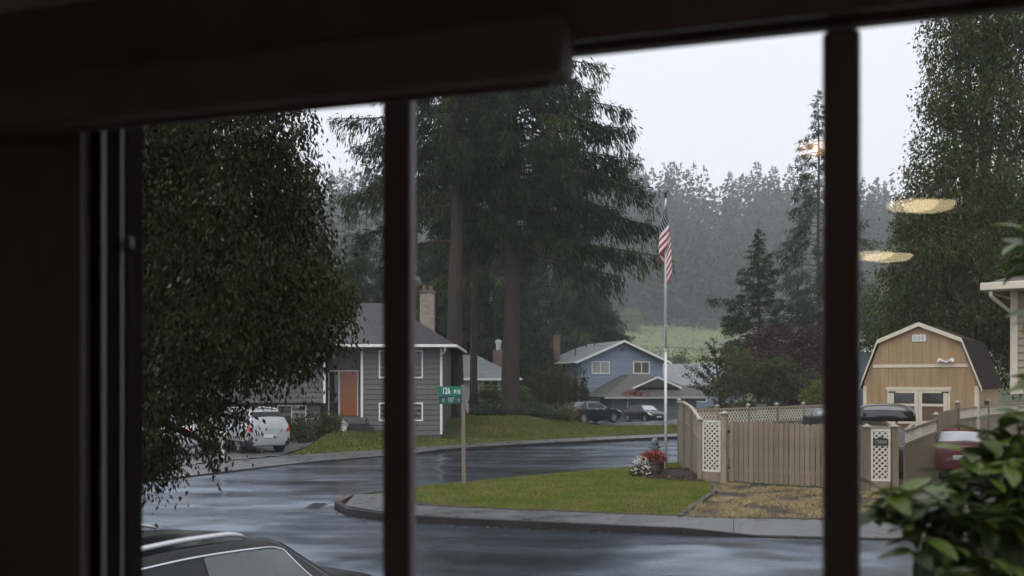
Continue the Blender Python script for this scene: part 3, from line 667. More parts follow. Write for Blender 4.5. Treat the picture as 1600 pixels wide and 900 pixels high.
def leafy(label, x, y, blobs, n, leaf, mat_, seed, name='broadleaf_tree', trunk=None, tr=0.15, bark=None, group=None, hang=0.6, clump=0.28, per=26,
          shell=0.55, z=None, cat='tree', wd=0.5, mat2=None, lit=0.0, spread=1.0, drop=0.8):
    """blobs in world coordinates (cx,cy,cz,rx,ry,rz); leaves gather in clumps spread through the blobs"""
    rn = np.random.default_rng(seed); z = gz(x, y) if z is None else z
    root = empty(name, (x, y, z), 0, label, cat, group); o = np.array([x, y, z])
    B = np.array([b[:6] for b in blobs], float); vol = np.cbrt(B[:, 3] * B[:, 4] * B[:, 5]) ** 2.3; pr = vol / vol.sum()
    nc = max(4, n // per); w_ = rn.choice(len(B), nc, p=pr)
    d = norm(rn.normal(0, 1, (nc, 3))); rad = rn.uniform(shell, 1.0, nc) ** 0.7
    Cc = B[w_, :3] + d * rad[:, None] * B[w_, 3:]
    cs = clump * rn.uniform(0.5, 1.5, nc)
    ci = np.repeat(np.arange(nc), per); m = len(ci)
    P = Cc[ci] + rn.normal(0, 1, (m, 3)) * cs[ci][:, None] * np.array([1, 1, drop]) * spread
    D = norm(rn.normal(0, 1, (m, 3))) * 0.8 + norm(P - B[w_[ci], :3]) * 0.35 - np.array([0, 0, 1.0]) * hang
    L = leaf * rn.uniform(0.55, 1.25, m)
    V = quads(P - o, D, L * wd * rn.uniform(0.7, 1.3, m), L, rn, 0.15).reshape(-1, 4, 3)
    g = G(); t0 = Vector(trunk) if trunk else Vector((0, 0, 1.0))
    if tr:
        g.tube([(0, 0, -0.3), (0, 0, 0.2), tuple(t0 * 0.5), tuple(t0)], [tr * 1.5, tr * 1.1, tr * 0.95, tr * 0.8], 9)
        g.obj('trunk', bark or m_bark_b, root, smooth=True)
        gl = G()
        for b in B:
            e = Vector(tuple(b[:3] - o)); mid = t0.lerp(e, 0.5) + Vector((0, 0, 0.12 * (e - t0).length))
            gl.tube([tuple(t0 * 0.9), tuple(mid), tuple(e)], [tr * 0.55, tr * 0.33, tr * 0.12], 6, cap=False)
        pick = rn.choice(nc, min(nc, 160), replace=False)
        for i in pick:
            e = Vector(tuple(Cc[i] - o)); s = Vector(tuple(B[w_[i], :3] - o)); mid = s.lerp(e, 0.55) + Vector((0, 0, 0.06 * (e - s).length))
            gl.tube([tuple(s), tuple(mid), tuple(e)], [tr * 0.16, tr * 0.10, tr * 0.03], 4, cap=False)
        gl.obj('limbs', bark or m_bark_b, root)['kind'] = 'stuff'
    if lit:
        lc = rn.uniform(0, 1, nc) < lit; li = lc[ci]
        leaf_obj('crown', V[~li].reshape(-1, 3), mat_, root); leaf_obj('accent_foliage', V[li].reshape(-1, 3), mat2, root)  # a random share of clumps takes a second leaf tone
    else: leaf_obj('crown', V.reshape(-1, 3), mat_, root)
    return root

def bl(px, py, D, rx, rz, ry=None):
    p = at(px, py, D); return (p.x, p.y, p.z, rx, ry or rx, rz)

# ---- the two great firs and their thin companion
def gp(px, D): return ((px - 800) * D / F, D)
x, y = gp(712, 58)
conifer('tall fir with a thick bare trunk nearest the grey house corner', x, y, 33, 0.47, 13.5, 6.2, 21, hang=1.15, nb=190, dens=13, k=8, tw=0.6, wd=0.17, front=(19, .45), droop=0.42,
        extra=[(14.0, math.pi * 0.97, 7.2, 0.36), (21.5, math.pi * 1.02, 8.0, 0.30), (10.2, math.pi * 1.05, 6.4, 0.5), (12.3, math.pi * 0.9, 6.6, 0.5)], lit=0.28, group='great firs on the lawn')
x, y = gp(741, 61)
conifer('slender bare-stemmed fir squeezed between the two thick fir trunks', x, y, 26, 0.23, 14, 3.0, 22, hang=.8, nb=50, dens=11, k=7, tw=0.55, wd=0.17, droop=0.4, lit=0.2, group='great firs on the lawn')
x, y = gp(799, 60)
conifer('tall fir whose thick trunk stands left of the arborvitae hedge', x, y, 31, 0.56, 10.6, 7.0, 23, hang=1.15, nb=190, dens=13, k=8, tw=0.62, wd=0.17, front=(14.5, .45), droop=0.42,
        asym=(.16, R(-10)), extra=[(10.4, R(-8), 9.4, 0.34), (16.0, R(-15), 7.6, .4), (19.5, R(-6), 7.0, .4), (13.2, R(-22), 7.0, .45), (9.6, R(-20), 7.0, 0.5), (12.4, R(5), 7.2, 0.42), (14.5, R(-5), 7.8, 0.33), (17.5, R(-12), 7.3, 0.33), (9.0, R(200), 5.5, 0.5)], lit=0.3, group='great firs on the lawn')
x, y = gp(866, 113)
conifer('tallest drooping spruce behind the blue house, overtopping its neighbours', x, y, 31, 0.35, 5.0, 8.0, 24, hang=1.4, nb=120, dens=9, k=8, tw=0.9, wd=0.18, droop=0.5, lit=0.28, power=0.6)
# ---- darker conifers that close the view behind the houses
behind = [(560, 92, 17, 4.6, 'dark conifer behind the grey house roof, beside the maple'), (640, 88, 21, 4.5, 'dark conifer behind the grey house chimney'),
          (690, 84, 20, 4.4, 'dark conifer showing between house corner and nearest fir trunk'), (728, 90, 22, 4.8, 'dark conifer filling the gap between the two nearest fir trunks'),
          (772, 86, 21, 4.6, 'dark conifer behind the brick chimney of the pale house'), (812, 101, 19, 3.8, 'dark conifer just right of the thickest fir trunk'),
          (880, 112, 17, 5.6, 'dark conifer rising behind the blue house chimney'), (935, 116, 14.5, 5.6, 'drooping conifer above the blue house roof ridge')]
for i, (px, D, h, rm, lab) in enumerate(behind):
    x, y = gp(px, D)
    conifer(lab, x, y, h, 0.24, 0.6, rm, 40 + i, hang=1.2, nb=110, dens=9, k=7, tw=0.8, droop=0.45, lit=0.06, group='dark conifers behind the houses', power=0.6, wd=0.24, bare=0.1,
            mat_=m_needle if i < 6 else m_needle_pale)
# ---- right-hand group beyond the fence
x, y = gp(1279, 82)
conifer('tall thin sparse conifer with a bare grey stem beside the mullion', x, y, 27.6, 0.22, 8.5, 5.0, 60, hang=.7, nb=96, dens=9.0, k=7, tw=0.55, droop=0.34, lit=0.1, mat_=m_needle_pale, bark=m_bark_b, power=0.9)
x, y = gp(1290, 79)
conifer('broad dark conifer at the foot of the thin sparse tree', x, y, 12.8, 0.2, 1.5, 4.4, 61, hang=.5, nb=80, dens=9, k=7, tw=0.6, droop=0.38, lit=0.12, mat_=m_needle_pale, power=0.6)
x, y = gp(1186, 76)
conifer('small pointed spruce with layered boughs left of the purple tree', x, y, 14.0, 0.16, 2.5, 3.3, 62, hang=.35, nb=115, dens=12, k=8, tw=0.45, droop=0.22, lit=0.1, flat=0.25,
        extra=[(8.4, R(184), 3.9, 0.15), (7.2, R(178), 2.7, 0.2)])
p = at(1215, 600, 71)
leafy('purple-leaved plum tree behind the olive pines', p.x, p.y, [bl(1215, 555, 71, 2.5, 2.2), bl(1265, 560, 71, 2.2, 2.2), bl(1180, 565, 71, 1.5, 1.8), bl(1250, 600, 71, 2.4, 1.6), bl(1285, 545, 72, 1.6, 1.8)],
      15000, 0.22, m_plum, 63, trunk=(0, 0, 2.0), tr=0.14, clump=0.3, per=20, hang=0.2, wd=0.6)
p = at(1130, 600, 68)
conifer('leaning dark pine with upswept arms at the end of the blue house', p.x - 0.1, p.y, 5.6, 0.10, 0.8, 2.0, 64, nb=26, dens=16, k=5, tw=0.30, droop=-0.55, lit=0.25, lean=-0.10, mat_=m_needle, mat2=m_pine, bare=0.02, asym=(0.35, math.pi), wd=0.35)
p = at(1165, 605, 67)
leafy('rounded olive green pine shrub beside the pale utility box', p.x, p.y, [bl(1165, 590, 67, 1.5, 1.1), bl(1140, 605, 67, 1.2, .8), bl(1195, 600, 67, 1.3, 1.0), bl(1150, 560, 67.5, 0.9, 0.9)], 9000, 0.26, m_pine, 65,
      trunk=(0, 0, 0.7), tr=0.07, clump=0.2, per=22, hang=-0.1, wd=0.22, name='pine_shrub', cat='shrub')
p = at(1225, 605, 66)
leafy('spreading olive pine with arching boughs in front of the purple tree', p.x, p.y, [bl(1222, 575, 66, 1.2, .7), bl(1235, 600, 66, 1.6, .9), bl(1205, 585, 66, 0.9, 0.9), bl(1255, 590, 66, 1.1, .45)], 9000, 0.26, m_pine, 66,
      trunk=(0, 0, 0.7), tr=0.07, clump=0.2, per=22, hang=0.3, wd=0.22, name='pine_shrub', cat='shrub', mat2=m_needle, lit=0.3)
p = at(1275, 615, 60)
leafy('yellow-green shrub peeping over the fence beside the mullion', p.x, p.y, [bl(1272, 618, 60, .8, .65), bl(1288, 610, 60, .8, .8)], 2600, 0.14, m_weeds, 67, trunk=(0, 0, 0.4), tr=0.03, clump=0.12, per=20, name='shrub', cat='shrub')
# ---- big tree at the right
p = at(1520, 600, 44)
Bk = [bl(1490, 60, 44, 1.5, 1.8), bl(1545, 40, 44, 2.2, 2.2), bl(1600, 60, 45, 2.0, 2.4), bl(1480, 160, 44, 1.4, 1.7), bl(1540, 170, 44, 1.9, 2.2), bl(1600, 190, 45, 1.8, 2.4), bl(1460, 260, 44, 1.4, 1.6),
      bl(1520, 290, 44, 2.2, 2.2), bl(1590, 320, 45, 2.0, 2.2), bl(1432, 340, 44, 1.3, 1.3), bl(1470, 380, 44, 2.0, 1.9), bl(1545, 410, 44, 2.2, 2.0), bl(1610, 430, 45, 2.0, 2.2),
      bl(1420, 420, 44, 1.4, 1.7), bl(1420, 480, 45, 1.4, 1.6), bl(1480, 480, 45, 2.2, 2.0), bl(1550, 500, 46, 2.2, 2.2), bl(1500, -60, 44, 1.5, 2.0), bl(1570, -60, 45, 2.0, 2.4), bl(1545, -180, 45, 1.5, 3.0),
      bl(1600, 540, 46, 2.0, 2.2), bl(1450, 540, 46, 1.6, 1.4)]
leafy('big drooping evergreen towering behind the tan barn shed', p.x, p.y, Bk, 120000, 0.19, m_tree_r, 70, drop=1.3, trunk=(0.3, 0, 6.0), tr=0.36, clump=0.22, per=30, hang=0.9, wd=0.42, shell=0.25)
p = at(1372, 600, 56)
leafy('light green young tree left of the big evergreen, above the shed eave', p.x, p.y, [bl(1372, 500, 56, 1.1, 1.5), bl(1366, 470, 56, 0.7, .9), bl(1378, 530, 56, 1.2, 1.2)], 4500, 0.2, m_bright, 71, trunk=(0, 0, 2.2), tr=0.07, clump=0.22, per=20, hang=0.7)
# ---- the dark maple close on the left
p = at(120, 700, 13.4)
Bm = [bl(250, 230, 12.6, .9, .8), bl(350, 230, 12.4, .85, .7), bl(430, 240, 12.4, .42, .45), bl(250, 330, 12.4, .9, .8), bl(360, 330, 12.2, .85, .8), bl(450, 320, 12.4, .5, .5), bl(475, 380, 12.4, .38, .45),
      bl(250, 440, 12.2, .9, .8), bl(350, 440, 12, .85, .8), bl(440, 440, 12.2, .6, .6), bl(505, 465, 12.4, .35, .3), bl(240, 540, 12, .8, .7), bl(330, 530, 11.8, .7, .6), bl(425, 520, 12, .6, .5), bl(490, 505, 12.2, .4, .25),
      bl(230, 630, 12, .6, .6), bl(295, 600, 11.8, .5, .36), bl(385, 580, 12, .45, .28), bl(455, 560, 12.2, .3, .32), bl(225, 700, 12, .4, .4), bl(325, 660, 11.8, .16, .45),
      bl(235, 720, 12.2, .42, .34), bl(530, 470, 12.4, .2, .18), bl(520, 470, 12.4, .34, .26), bl(515, 520, 12.5, .28, .22), bl(490, 555, 12.4, .26, .2), bl(500, 410, 12.5, .26, .3), bl(340, 700, 11.9, .13, .28), bl(352, 640, 12.0, .2, .22), bl(378, 655, 12.1, .1, .2), bl(205, 180, 12.8, 1.0, 1.0), bl(320, 130, 12.6, 1.0, .8), bl(430, 170, 12.4, .38, .35), bl(120, 350, 12.8, 1.2, 1.5), bl(120, 560, 12.8, 1.1, 1.0), bl(480, 195, 12.3, .16, .2), bl(300, 60, 12.8, 1.2, .8), bl(465, 270, 12.5, .3, .35)]
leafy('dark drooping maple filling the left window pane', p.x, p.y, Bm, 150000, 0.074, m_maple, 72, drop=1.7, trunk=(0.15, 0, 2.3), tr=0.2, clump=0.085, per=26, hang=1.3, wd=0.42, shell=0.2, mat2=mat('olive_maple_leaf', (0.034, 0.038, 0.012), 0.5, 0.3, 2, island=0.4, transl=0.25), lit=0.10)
# ---- hedge, shrubs, beds
rn = random.Random(9)
hx = [822, 833, 843, 854, 864, 875, 886, 898, 912]
tops = [585, 572, 578, 570, 577, 572, 580, 577, 579]
names = ['first', 'second', 'third', 'fourth', 'fifth', 'sixth', 'seventh', 'eighth']
for i, (px, ty) in enumerate(zip(hx, tops)):
    D = 73 + i * 0.55; x, y = gp(px, D); tz = at(px, ty, D).z; z0 = gz(x, y); hh = tz - z0
    lab = 'separate pointed arborvitae at the garage end of the hedge' if i == 8 else '%s arborvitae of the hedge counted from the fir trunk' % names[i]
    blb = [(x, y, z0 + hh * q, .29 * wv, .29 * wv, hh * .17) for q, wv in ((.12, .95), (.32, 1.0), (.52, .85), (.7, .58), (.88, .24))]
    leafy(lab, x, y, blb, 3000, 0.24, m_hedge, 80 + i, name='arborvitae', trunk=(0, 0, hh * .4), tr=0.05, clump=0.09, per=18, hang=-0.9, wd=0.3, cat='hedge', group='arborvitae hedge', shell=0.5)
def shrub(label, px, py, D, rx, rz, n, leaf, m, seed, name='shrub', more=(), **k):
    p = at(px, py, D); z0 = gz(p.x, p.y)
    return leafy(label, p.x, p.y, [(p.x, p.y, z0 + rz * .8, rx, rx * .8, rz)] + [(p.x + a, p.y + b, z0 + c, d, d, e) for a, b, c, d, e in more], n, leaf, m, seed, name=name, trunk=(0, 0, rz * .5), tr=0.03,
                 clump=0.14, per=18, cat='shrub', **k)
shrub('bluish spreading juniper at the foot of the right fir trunk', 815, 655, 60, 1.5, .42, 4200, 0.26, m_juniper, 101, hang=0.1, wd=0.25, more=((-1.2, .2, .3, .8, .35), (1.3, -.2, .3, .9, .35)))
shrub('low green juniper between hedge and dark sedan', 858, 657, 62, 1.3, .35, 3200, 0.24, m_pine, 102, hang=0.1, wd=0.25, more=((1.0, -.3, .25, .8, .3),))
shrub('low grey-green juniper left of the right fir trunk', 765, 656, 60, 1.1, .35, 2500, 0.24, m_juniper, 103, hang=0.1, wd=0.25)
shrub('glossy green rhododendron under the pale house window', 757, 640, 66, .95, .95, 3000, 0.2, m_hedge, 104, mat2=m_bright, lit=0.3, more=((.5, 0, 1.5, .6, .6),))
shrub('red barberry shrub behind the dark sedan boot', 875, 645, 72, 1.2, .5, 2400, 0.16, m_redshrub, 105)
shrub('yellow-green shrub above the red barberry', 897, 640, 73.5, .9, .75, 1800, 0.18, m_weeds, 106)
shrub('lime green shrub just right of the thickest fir trunk', 815, 612, 71, .75, 1.3, 2200, 0.2, m_bright, 107)
shrub('brown-green shrub at the porch of the grey house', 480, 672, 46.6, 1.1, .75, 3600, 0.13, m_maple, 108, mat2=m_bright, lit=0.2, more=((-1.0, -.1, .5, .7, .55), (.9, .1, .4, .6, .4)))
shrub('small dark shrub right beside the entry steps', 520, 660, 47.1, .42, .5, 1200, 0.12, m_hedge, 109)
shrub('flat dark shrub below the lower windows of the grey house', 440, 676, 47.0, .8, .5, 1800, 0.13, m_hedge, 110)
# weeds on the mound with orange flowers
mp_ = [(12.3, 68), (18.5, 66.5), (21, 72), (19, 78), (13, 75)]
blades('weeds', mp_, 16000, 0.42, 0.07, m_weeds, 'yellow-green weeds covering the mound behind the fence', 111, lean=0.4, cat='weeds')
blades('flowers', [(12.5, 67.5), (15.3, 67.2), (15.5, 69), (13, 70)], 700, 0.5, 0.12, mat('orange_flower', (0.5, 0.22, 0.03), 0.6, 0.2, 3, island=0.4), 'orange flowers among the weeds on the mound', 112, dz=0.25, cat='flowers')

blades('meadow_grass', [(-40, 270), (140, 270), (200, 488), (-40, 488)], 7000, 0.7, 0.7, mat('meadow_tufts', (0.105, 0.13, 0.05), 0.8, 0.45, 0.03, island=0.25, spec=0.1), 'rough pale green meadow on the slope below the forest', 113, lean=0.6)
# ---- far wooded hill: hundreds of firs that read as one mass
def forest(seed=5):
    rn = np.random.default_rng(seed); Vs = []
    n = 1500
    Y = rn.uniform(468, 745, n) ; X = rn.uniform(-0.56, 0.56, n) * Y
    keep = np.ones(n, bool)
    Z = lot(X, Y)
    for x, y, z in zip(X, Y, Z):
        h = rn.uniform(24, 54); r = h * rn.uniform(0.15, 0.22); m = 120
        u = rn.uniform(0.02, 1, m) ** 0.8; a = rn.uniform(0, 2 * np.pi, m)
        rad = r * (1 - u) ** 0.8 * rn.uniform(0.15, 1, m) + 0.15
        P = np.stack([x + np.cos(a) * rad, y + np.sin(a) * rad, z + h * (0.05 + 0.95 * u)], -1)
        D = np.stack([np.cos(a), np.sin(a), rn.uniform(-0.9, 0.1, m)], -1) + rn.normal(0, .25, (m, 3))
        L = (1.5 + r * 0.55 * (1 - u)) * rn.uniform(.6, 1.3, m)
        Vs.append(quads(P, D, L * 0.75, L, rn))
        tip = np.array([[x, y, z + h * 0.9]] * 3); Vs.append(quads(tip, np.array([[0, 0, 1.0]] * 3) + rn.normal(0, .04, (3, 3)), np.full(3, 1.0), np.full(3, h * .12), rn))
    # undergrowth skirt at the forest edge
    m = 7000; Y = rn.uniform(446, 500, m); X = rn.uniform(-0.56, 0.56, m) * Y; Zq = lot(X, Y) + rn.uniform(0, 9, m) * (Y - 440) / 55
    Vs.append(quads(np.stack([X, Y, Zq], -1), rn.normal(0, 1, (m, 3)) + [0, 0, .6], np.full(m, 1.6), rn.uniform(2, 4, m), rn))
    V = np.concatenate(Vs)
    return tag(link('forest', np_mesh('forest', V, np.arange(len(V)).reshape(-1, 4)), m_forest), 'misty fir forest covering the far hillside', 'forest', None, 'stuff')
forest()
# nearer hazy conifers behind the maple
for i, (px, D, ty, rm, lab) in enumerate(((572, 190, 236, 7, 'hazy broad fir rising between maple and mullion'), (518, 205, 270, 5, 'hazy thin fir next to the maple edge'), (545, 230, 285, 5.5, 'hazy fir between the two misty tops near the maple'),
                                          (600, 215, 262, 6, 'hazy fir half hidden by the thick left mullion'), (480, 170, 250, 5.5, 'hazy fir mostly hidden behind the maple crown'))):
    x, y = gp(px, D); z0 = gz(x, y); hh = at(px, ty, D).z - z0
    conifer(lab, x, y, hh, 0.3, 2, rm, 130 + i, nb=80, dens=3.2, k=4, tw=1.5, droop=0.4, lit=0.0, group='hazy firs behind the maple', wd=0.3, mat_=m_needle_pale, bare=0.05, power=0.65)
for i, (px, D, rx, hh, lab) in enumerate(((1062, 190, 4, 6, 'small light green tree on the meadow edge above the blue house gable'), (985, 436, 9, 11, 'pale bush at the forest foot left of the flagpole'),
                                          (1240, 430, 12, 15, 'pale green bush at the forest foot behind the purple tree'))):
    x, y = gp(px, D); z0 = gz(x, y)
    leafy(lab, x, y, [(x, y, z0 + hh * .5, rx * .5, rx * .5, hh * .5)], 2200, 0.7, m_bright, 140 + i, trunk=(0, 0, hh * .4), tr=0.15, clump=0.6, per=18)

# ------------------------------------------------------------------ house builders (local frames: x right, y back, z up, front faces -y)
def roof_uv(me):
    uv = me.uv_layers.new(name='UVMap'); V = me.vertices
    for p in me.polygons:
        n = p.normal; a = Vector((0, 0, 1)).cross(n)
        a = a.normalized() if a.length > 1e-3 else Vector((1, 0, 0)); b = n.cross(a)
        for li in p.loop_indices:
            c = V[me.loops[li].vertex_index].co; uv.data[li].uv = (c.dot(a), c.dot(b))
def roof_obj(name, V, Fs, mat_, parent, thick=0.14):
    """roof planes with a real thickness below them"""
    me = bpy.data.meshes.new(name); me.from_pydata([tuple(v) for v in V], [], Fs); me.update(); roof_uv(me)
    o = link(name, me, mat_, parent)
    s = o.modifiers.new('thick', 'SOLIDIFY'); s.thickness = thick; s.offset = -1
    return o
def boards(parent, x0, x1, z0, z1, y, pitch, mat_, name='siding_board', wfun=None, tilt=0.04):
    """lapped boards, one object each, sharing a mesh where alike"""
    cache = {}; z = z0
    while z < z1 - 0.02:
        h = min(pitch, z1 - z); a, b = (x0, x1) if wfun is None else wfun(z + h * 0.5)
        if b - a > 0.1:
            key = (round(b - a, 2), round(h, 2))
            if key not in cache:
                L = b - a
                cache[key] = G().add([(0, -tilt, 0), (L, -tilt, 0), (L, 0.01, 0), (0, 0.01, 0), (0, -0.004, h), (L, -0.004, h), (L, 0.01, h), (0, 0.01, h)],
                                     [(3, 2, 1, 0), (4, 5, 6, 7), (0, 1, 5, 4), (1, 2, 6, 5), (2, 3, 7, 6), (3, 0, 4, 7)]).mesh(name)
            link(name, cache[key], mat_, parent, (a, y, z))
        z += pitch
def boards_side(parent, x, y0, y1, z0, z1, pitch, mat_, sgn=-1, name='siding_board', tilt=0.022):
    L = y1 - y0; z = z0; me = None
    while z < z1 - 0.02:
        h = min(pitch, z1 - z)
        if me is None or h < pitch:
            me = G().add([(sgn * tilt, 0, 0), (sgn * tilt, L, 0), (-sgn * .01, L, 0), (-sgn * .01, 0, 0), (sgn * .004, 0, h), (sgn * .004, L, h), (-sgn * .01, L, h), (-sgn * .01, 0, h)],
                         [(3, 2, 1, 0), (4, 5, 6, 7), (0, 1, 5, 4), (1, 2, 6, 5), (2, 3, 7, 6), (3, 0, 4, 7)]).mesh(name)
        link(name, me, mat_, parent, (x, y0, z)); z += pitch
def window(parent, x0, x1, z0, z1, y, trim, panes, t=0.07, proud=0.05, bars=1):
    g = G(); g.box(x0, x1, y - proud, y, z1 - t, z1); g.box(x0, x1, y - proud, y, z0, z0 + t)
    g.box(x0, x0 + t, y - proud, y, z0 + t, z1 - t); g.box(x1 - t, x1, y - proud, y, z0 + t, z1 - t)
    n = len(panes); w_ = (x1 - x0 - 2 * t) / n; f = None
    for i in range(1, n): g.box(x0 + t + w_ * i - t * .35, x0 + t + w_ * i + t * .35, y - proud * .9, y, z0 + t, z1 - t)
    f = g.obj('window', trim, parent)
    for i, pm in enumerate(panes):
        G().box(x0 + t + w_ * i + t * .36, x0 + t + w_ * (i + 1) - t * .36, y - 0.022, y - 0.012, z0 + t, z1 - t).obj('pane', pm, f)
    return f
def bx(name, m, parent, *a, bevel=0.0): return G().box(*a).obj(name, m, parent, bevel=bevel)

# ---- grey split-level house with the orange door
k = 48.6 / F; B0 = Vector((-8.6, 48.6, 0.98))
def hx_(px): return (px - 800) * k - B0.x
def hz_(py): return H + (HY - py) * k - B0.z
gh = empty('grey_house', B0, 0, 'dark grey lapped split-level house with an orange front door', 'house')
xr0, xr1, xl0, xl1 = hx_(566), hx_(688), hx_(318), hx_(505)
ze, zb = hz_(540), hz_(664) - 0.25
bx('wall', m_grey_siding, gh, xr0, xr1, 0.012, 8.6, zb - .4, ze)                                  # right wing core
boards(gh, xr0, xr1, hz_(664) - .5, ze, 0.0, 0.25, m_grey_siding)
bx('wall', m_grey_siding, gh, xl0, xl1, 0.012, 8.6, hz_(629), ze - 0.1)                       # upper left
boards(gh, xl0, xl1, hz_(629), ze - 0.1, 0.0, 0.25, m_grey_siding)
bx('wall', m_grey_siding, gh, xl0, xl1 - 0.25, 0.512, 8.6, zb - 0.6, hz_(629))                # lower left, set back
boards(gh, xl0, xl1 - 0.25, hz_(690), hz_(632), 0.5, 0.25, m_grey_siding)
bx('recess_wall', m_grey_siding, gh, xl1 - 0.1, xr0 + 0.1, 1.25, 1.4, zb, ze)
bx('soffit', m_grey_siding, gh, xl1, xr0, 0.1, 1.25, ze - 0.25, ze - 0.05)
g = G(); x0, x1 = hx_(506), hx_(554)
for a in ((x0, x0 + .05), (hx_(522), hx_(524.5)), (x1 - .06, x1)): g.box(a[0], a[1], 1.17, 1.249, hz_(651), hz_(580))
g.box(x0, x1, 1.17, 1.248, hz_(580), hz_(578)); g.obj('door_frame', m_white, gh)
dr = bx('door', m_door, gh, hx_(524.6), x1 - .062, 1.19, 1.245, hz_(650.5), hz_(580.2)); dr['label'] = 'orange front door'
g = G().lathe([(0.001, -.04), (.03, -.035), (.03, -.01), (.012, 0)], (hx_(528), 1.18, hz_(618)), 10, 'y'); g.obj('handle', m_iron, dr)
bx('sidelight', m_pane, gh, x0 + .052, hx_(522) - .002, 1.2, 1.24, hz_(650.5), hz_(580.2))
bx('porch_floor', m_conc, gh, xl1 - .2, xr0 + .2, -0.2, 1.24, zb, hz_(652))
for i in range(3): bx('step', m_dark if i else m_conc, gh, xl1 + .3 + .1 * i, xr0 + .2 + .25 * i, -0.2 - .3 * (i + 1), -0.2 - .3 * i - .002, zb - .2, hz_(652) - .14 * (i + 1))
for px, y0 in ((507, hz_(630)), (565.5, hz_(658)), (689.5, hz_(664) - .45)): bx('corner_trim', m_white, gh, hx_(px) - .055, hx_(px) + .055, -.045, .01, y0, ze)
bx('skirt_trim', m_white, gh, xl1 - .9, xl1 + .1, .44, .49, hz_(655), hz_(653))
window(gh, hx_(592), hx_(661), hz_(591), hz_(547), 0, m_white, (m_pane, m_pane)); window(gh, hx_(592), hx_(661), hz_(658), hz_(629), 0, m_white, (m_pane, m_pane))
window(gh, hx_(440), hx_(485), hz_(582), hz_(550), 0, m_white, (m_pane, m_pane)); window(gh, hx_(360), hx_(405), hz_(582), hz_(550), 0, m_white, (m_pane, m_pane))
window(gh, hx_(429), hx_(476), hz_(663), hz_(633), 0.5, m_white, (m_pane, m_blind_w)); window(gh, hx_(340), hx_(390), hz_(660), hz_(636), 0.5, m_white, (m_blind_w, m_blind_w))
bx('garage_door', m_pale_siding, gh, hx_(322), hx_(338), .44, .5, hz_(690), hz_(640))
bx('porch_light', m_iron, gh, hx_(499) - .06, hx_(499) + .06, -.14, -.02, hz_(580), hz_(574))
ex0, ex1, ey0, ey1 = hx_(300), hx_(713), -0.75, 9.4; rz_ = 7.25 - B0.z; ry = 4.3
V = [(ex0, ey0, ze + .02), (ex1, ey0, ze + .02), (ex1, ey1, ze + .02), (ex0, ey1, ze + .02), (ex0 + 2.6, ry, rz_), (ex1 - 3.9, ry, rz_)]
rf = roof_obj('roof', V, [(0, 1, 5, 4), (1, 2, 5), (2, 3, 4, 5), (3, 0, 4)], r_dark, gh)
g = G(); g.box(ex0, ex1, ey0 - .10, ey0 - .004, ze - .10, ze + .03); g.obj('gutter', m_white, gh, bevel=.015)
g = G(); g.box(ex1 + .004, ex1 + .08, ey0 - .1, ey1, ze - .10, ze + .03); g.obj('gutter', m_white, gh)
G().tube([(ex1 - .5, ey0 - .05, ze - .1), (ex1 - .5, ey0 + .05, ze - .28), (xr1 + .06, -.06, ze - .5), (xr1 + .06, -.06, ze - .7)], .045, 8).obj('downspout', m_white, gh)
bx('eave_soffit', m_pale_siding, gh, ex0 + .05, ex1 - .02, ey0 + .02, 0.0, ze - .135, ze - .123)
cx = -4.47 - B0.x; ch = bx('chimney', m_brick_tan, rf, cx - .36, cx + .36, 3.6, 4.6, 4.2, 6.78 - .0)
bx('chimney_cap', m_conc, rf, cx - .42, cx + .42, 3.54, 4.66, 6.782, 6.87)
for dx in (-.17, .17): G().lathe([(.11, 0), (.1, .3), (.075, .3), (.075, .02)], (cx + dx, 4.1, 6.87), 10).obj('flue', m_brick_red, rf)
# porch pots
for px, m, lab in ((537, m_petal_w, 'small pot of white flowers on the grey house step'),):
    p = at(px, 672, 47.0); pt = empty('flower_pot', (p.x, p.y, gz(p.x, p.y)), 0, lab, 'pot')
    G().lathe([(.001, 0), (.11, 0), (.15, .28), (.13, .28), (.12, .24), (.001, .24)], n=12).obj('pot', m_white, pt)
    rr = np.random.default_rng(4); P = rr.normal(0, .09, (160, 3)) + [0, 0, .36]
    leaf_obj('blossoms', quads(P, rr.normal(0, 1, (160, 3)), np.full(160, .05), np.full(160, .07), rr), m, pt)

# ---- blue house with garage
kb_ = 95 / F; B1 = Vector(((907 - 800) * kb_, 95.0, -0.52))
bh = empty('blue_house', B1, R(15), 'two-storey blue house with a front gable above a double garage', 'house')
Wd_ = 8.45; zE = H + (HY - 562) * kb_ - B1.z; zP = H + (HY - 532) * kb_ - B1.z
G().prism([(0, .012, 0), (Wd_, .012, 0), (Wd_, .012, zE), (Wd_ / 2, .012, zP - .2), (0, .012, zE)], (0, 10.5, 0)).obj('wall', m_blue_siding, bh)
slope = (zP - .2 - zE) / (Wd_ / 2)
boards(bh, 0, Wd_, 0, zP - .25, 0, 0.28, m_blue_siding, wfun=lambda z: (0, Wd_) if z < zE else ((z - zE) / slope + .05, Wd_ - (z - zE) / slope - .05))
boards_side(bh, 0.0, 0.0, 10.5, 0, zE, 0.28, m_blue_siding)
ov = .65
V = [(-ov, -ov, zE - ov * slope), (Wd_ / 2, -ov, zP), (Wd_ + ov, -ov, zE - ov * slope), (-ov, 11.2, zE - ov * slope), (Wd_ / 2, 11.2, zP), (Wd_ + ov, 11.2, zE - ov * slope)]
V = [(a, b, c + .05) for a, b, c in V]
rf = roof_obj('roof', V, [(0, 1, 4, 3), (1, 2, 5, 4)], r_grey, bh, 0.12)
zt = zE - ov * slope + .05
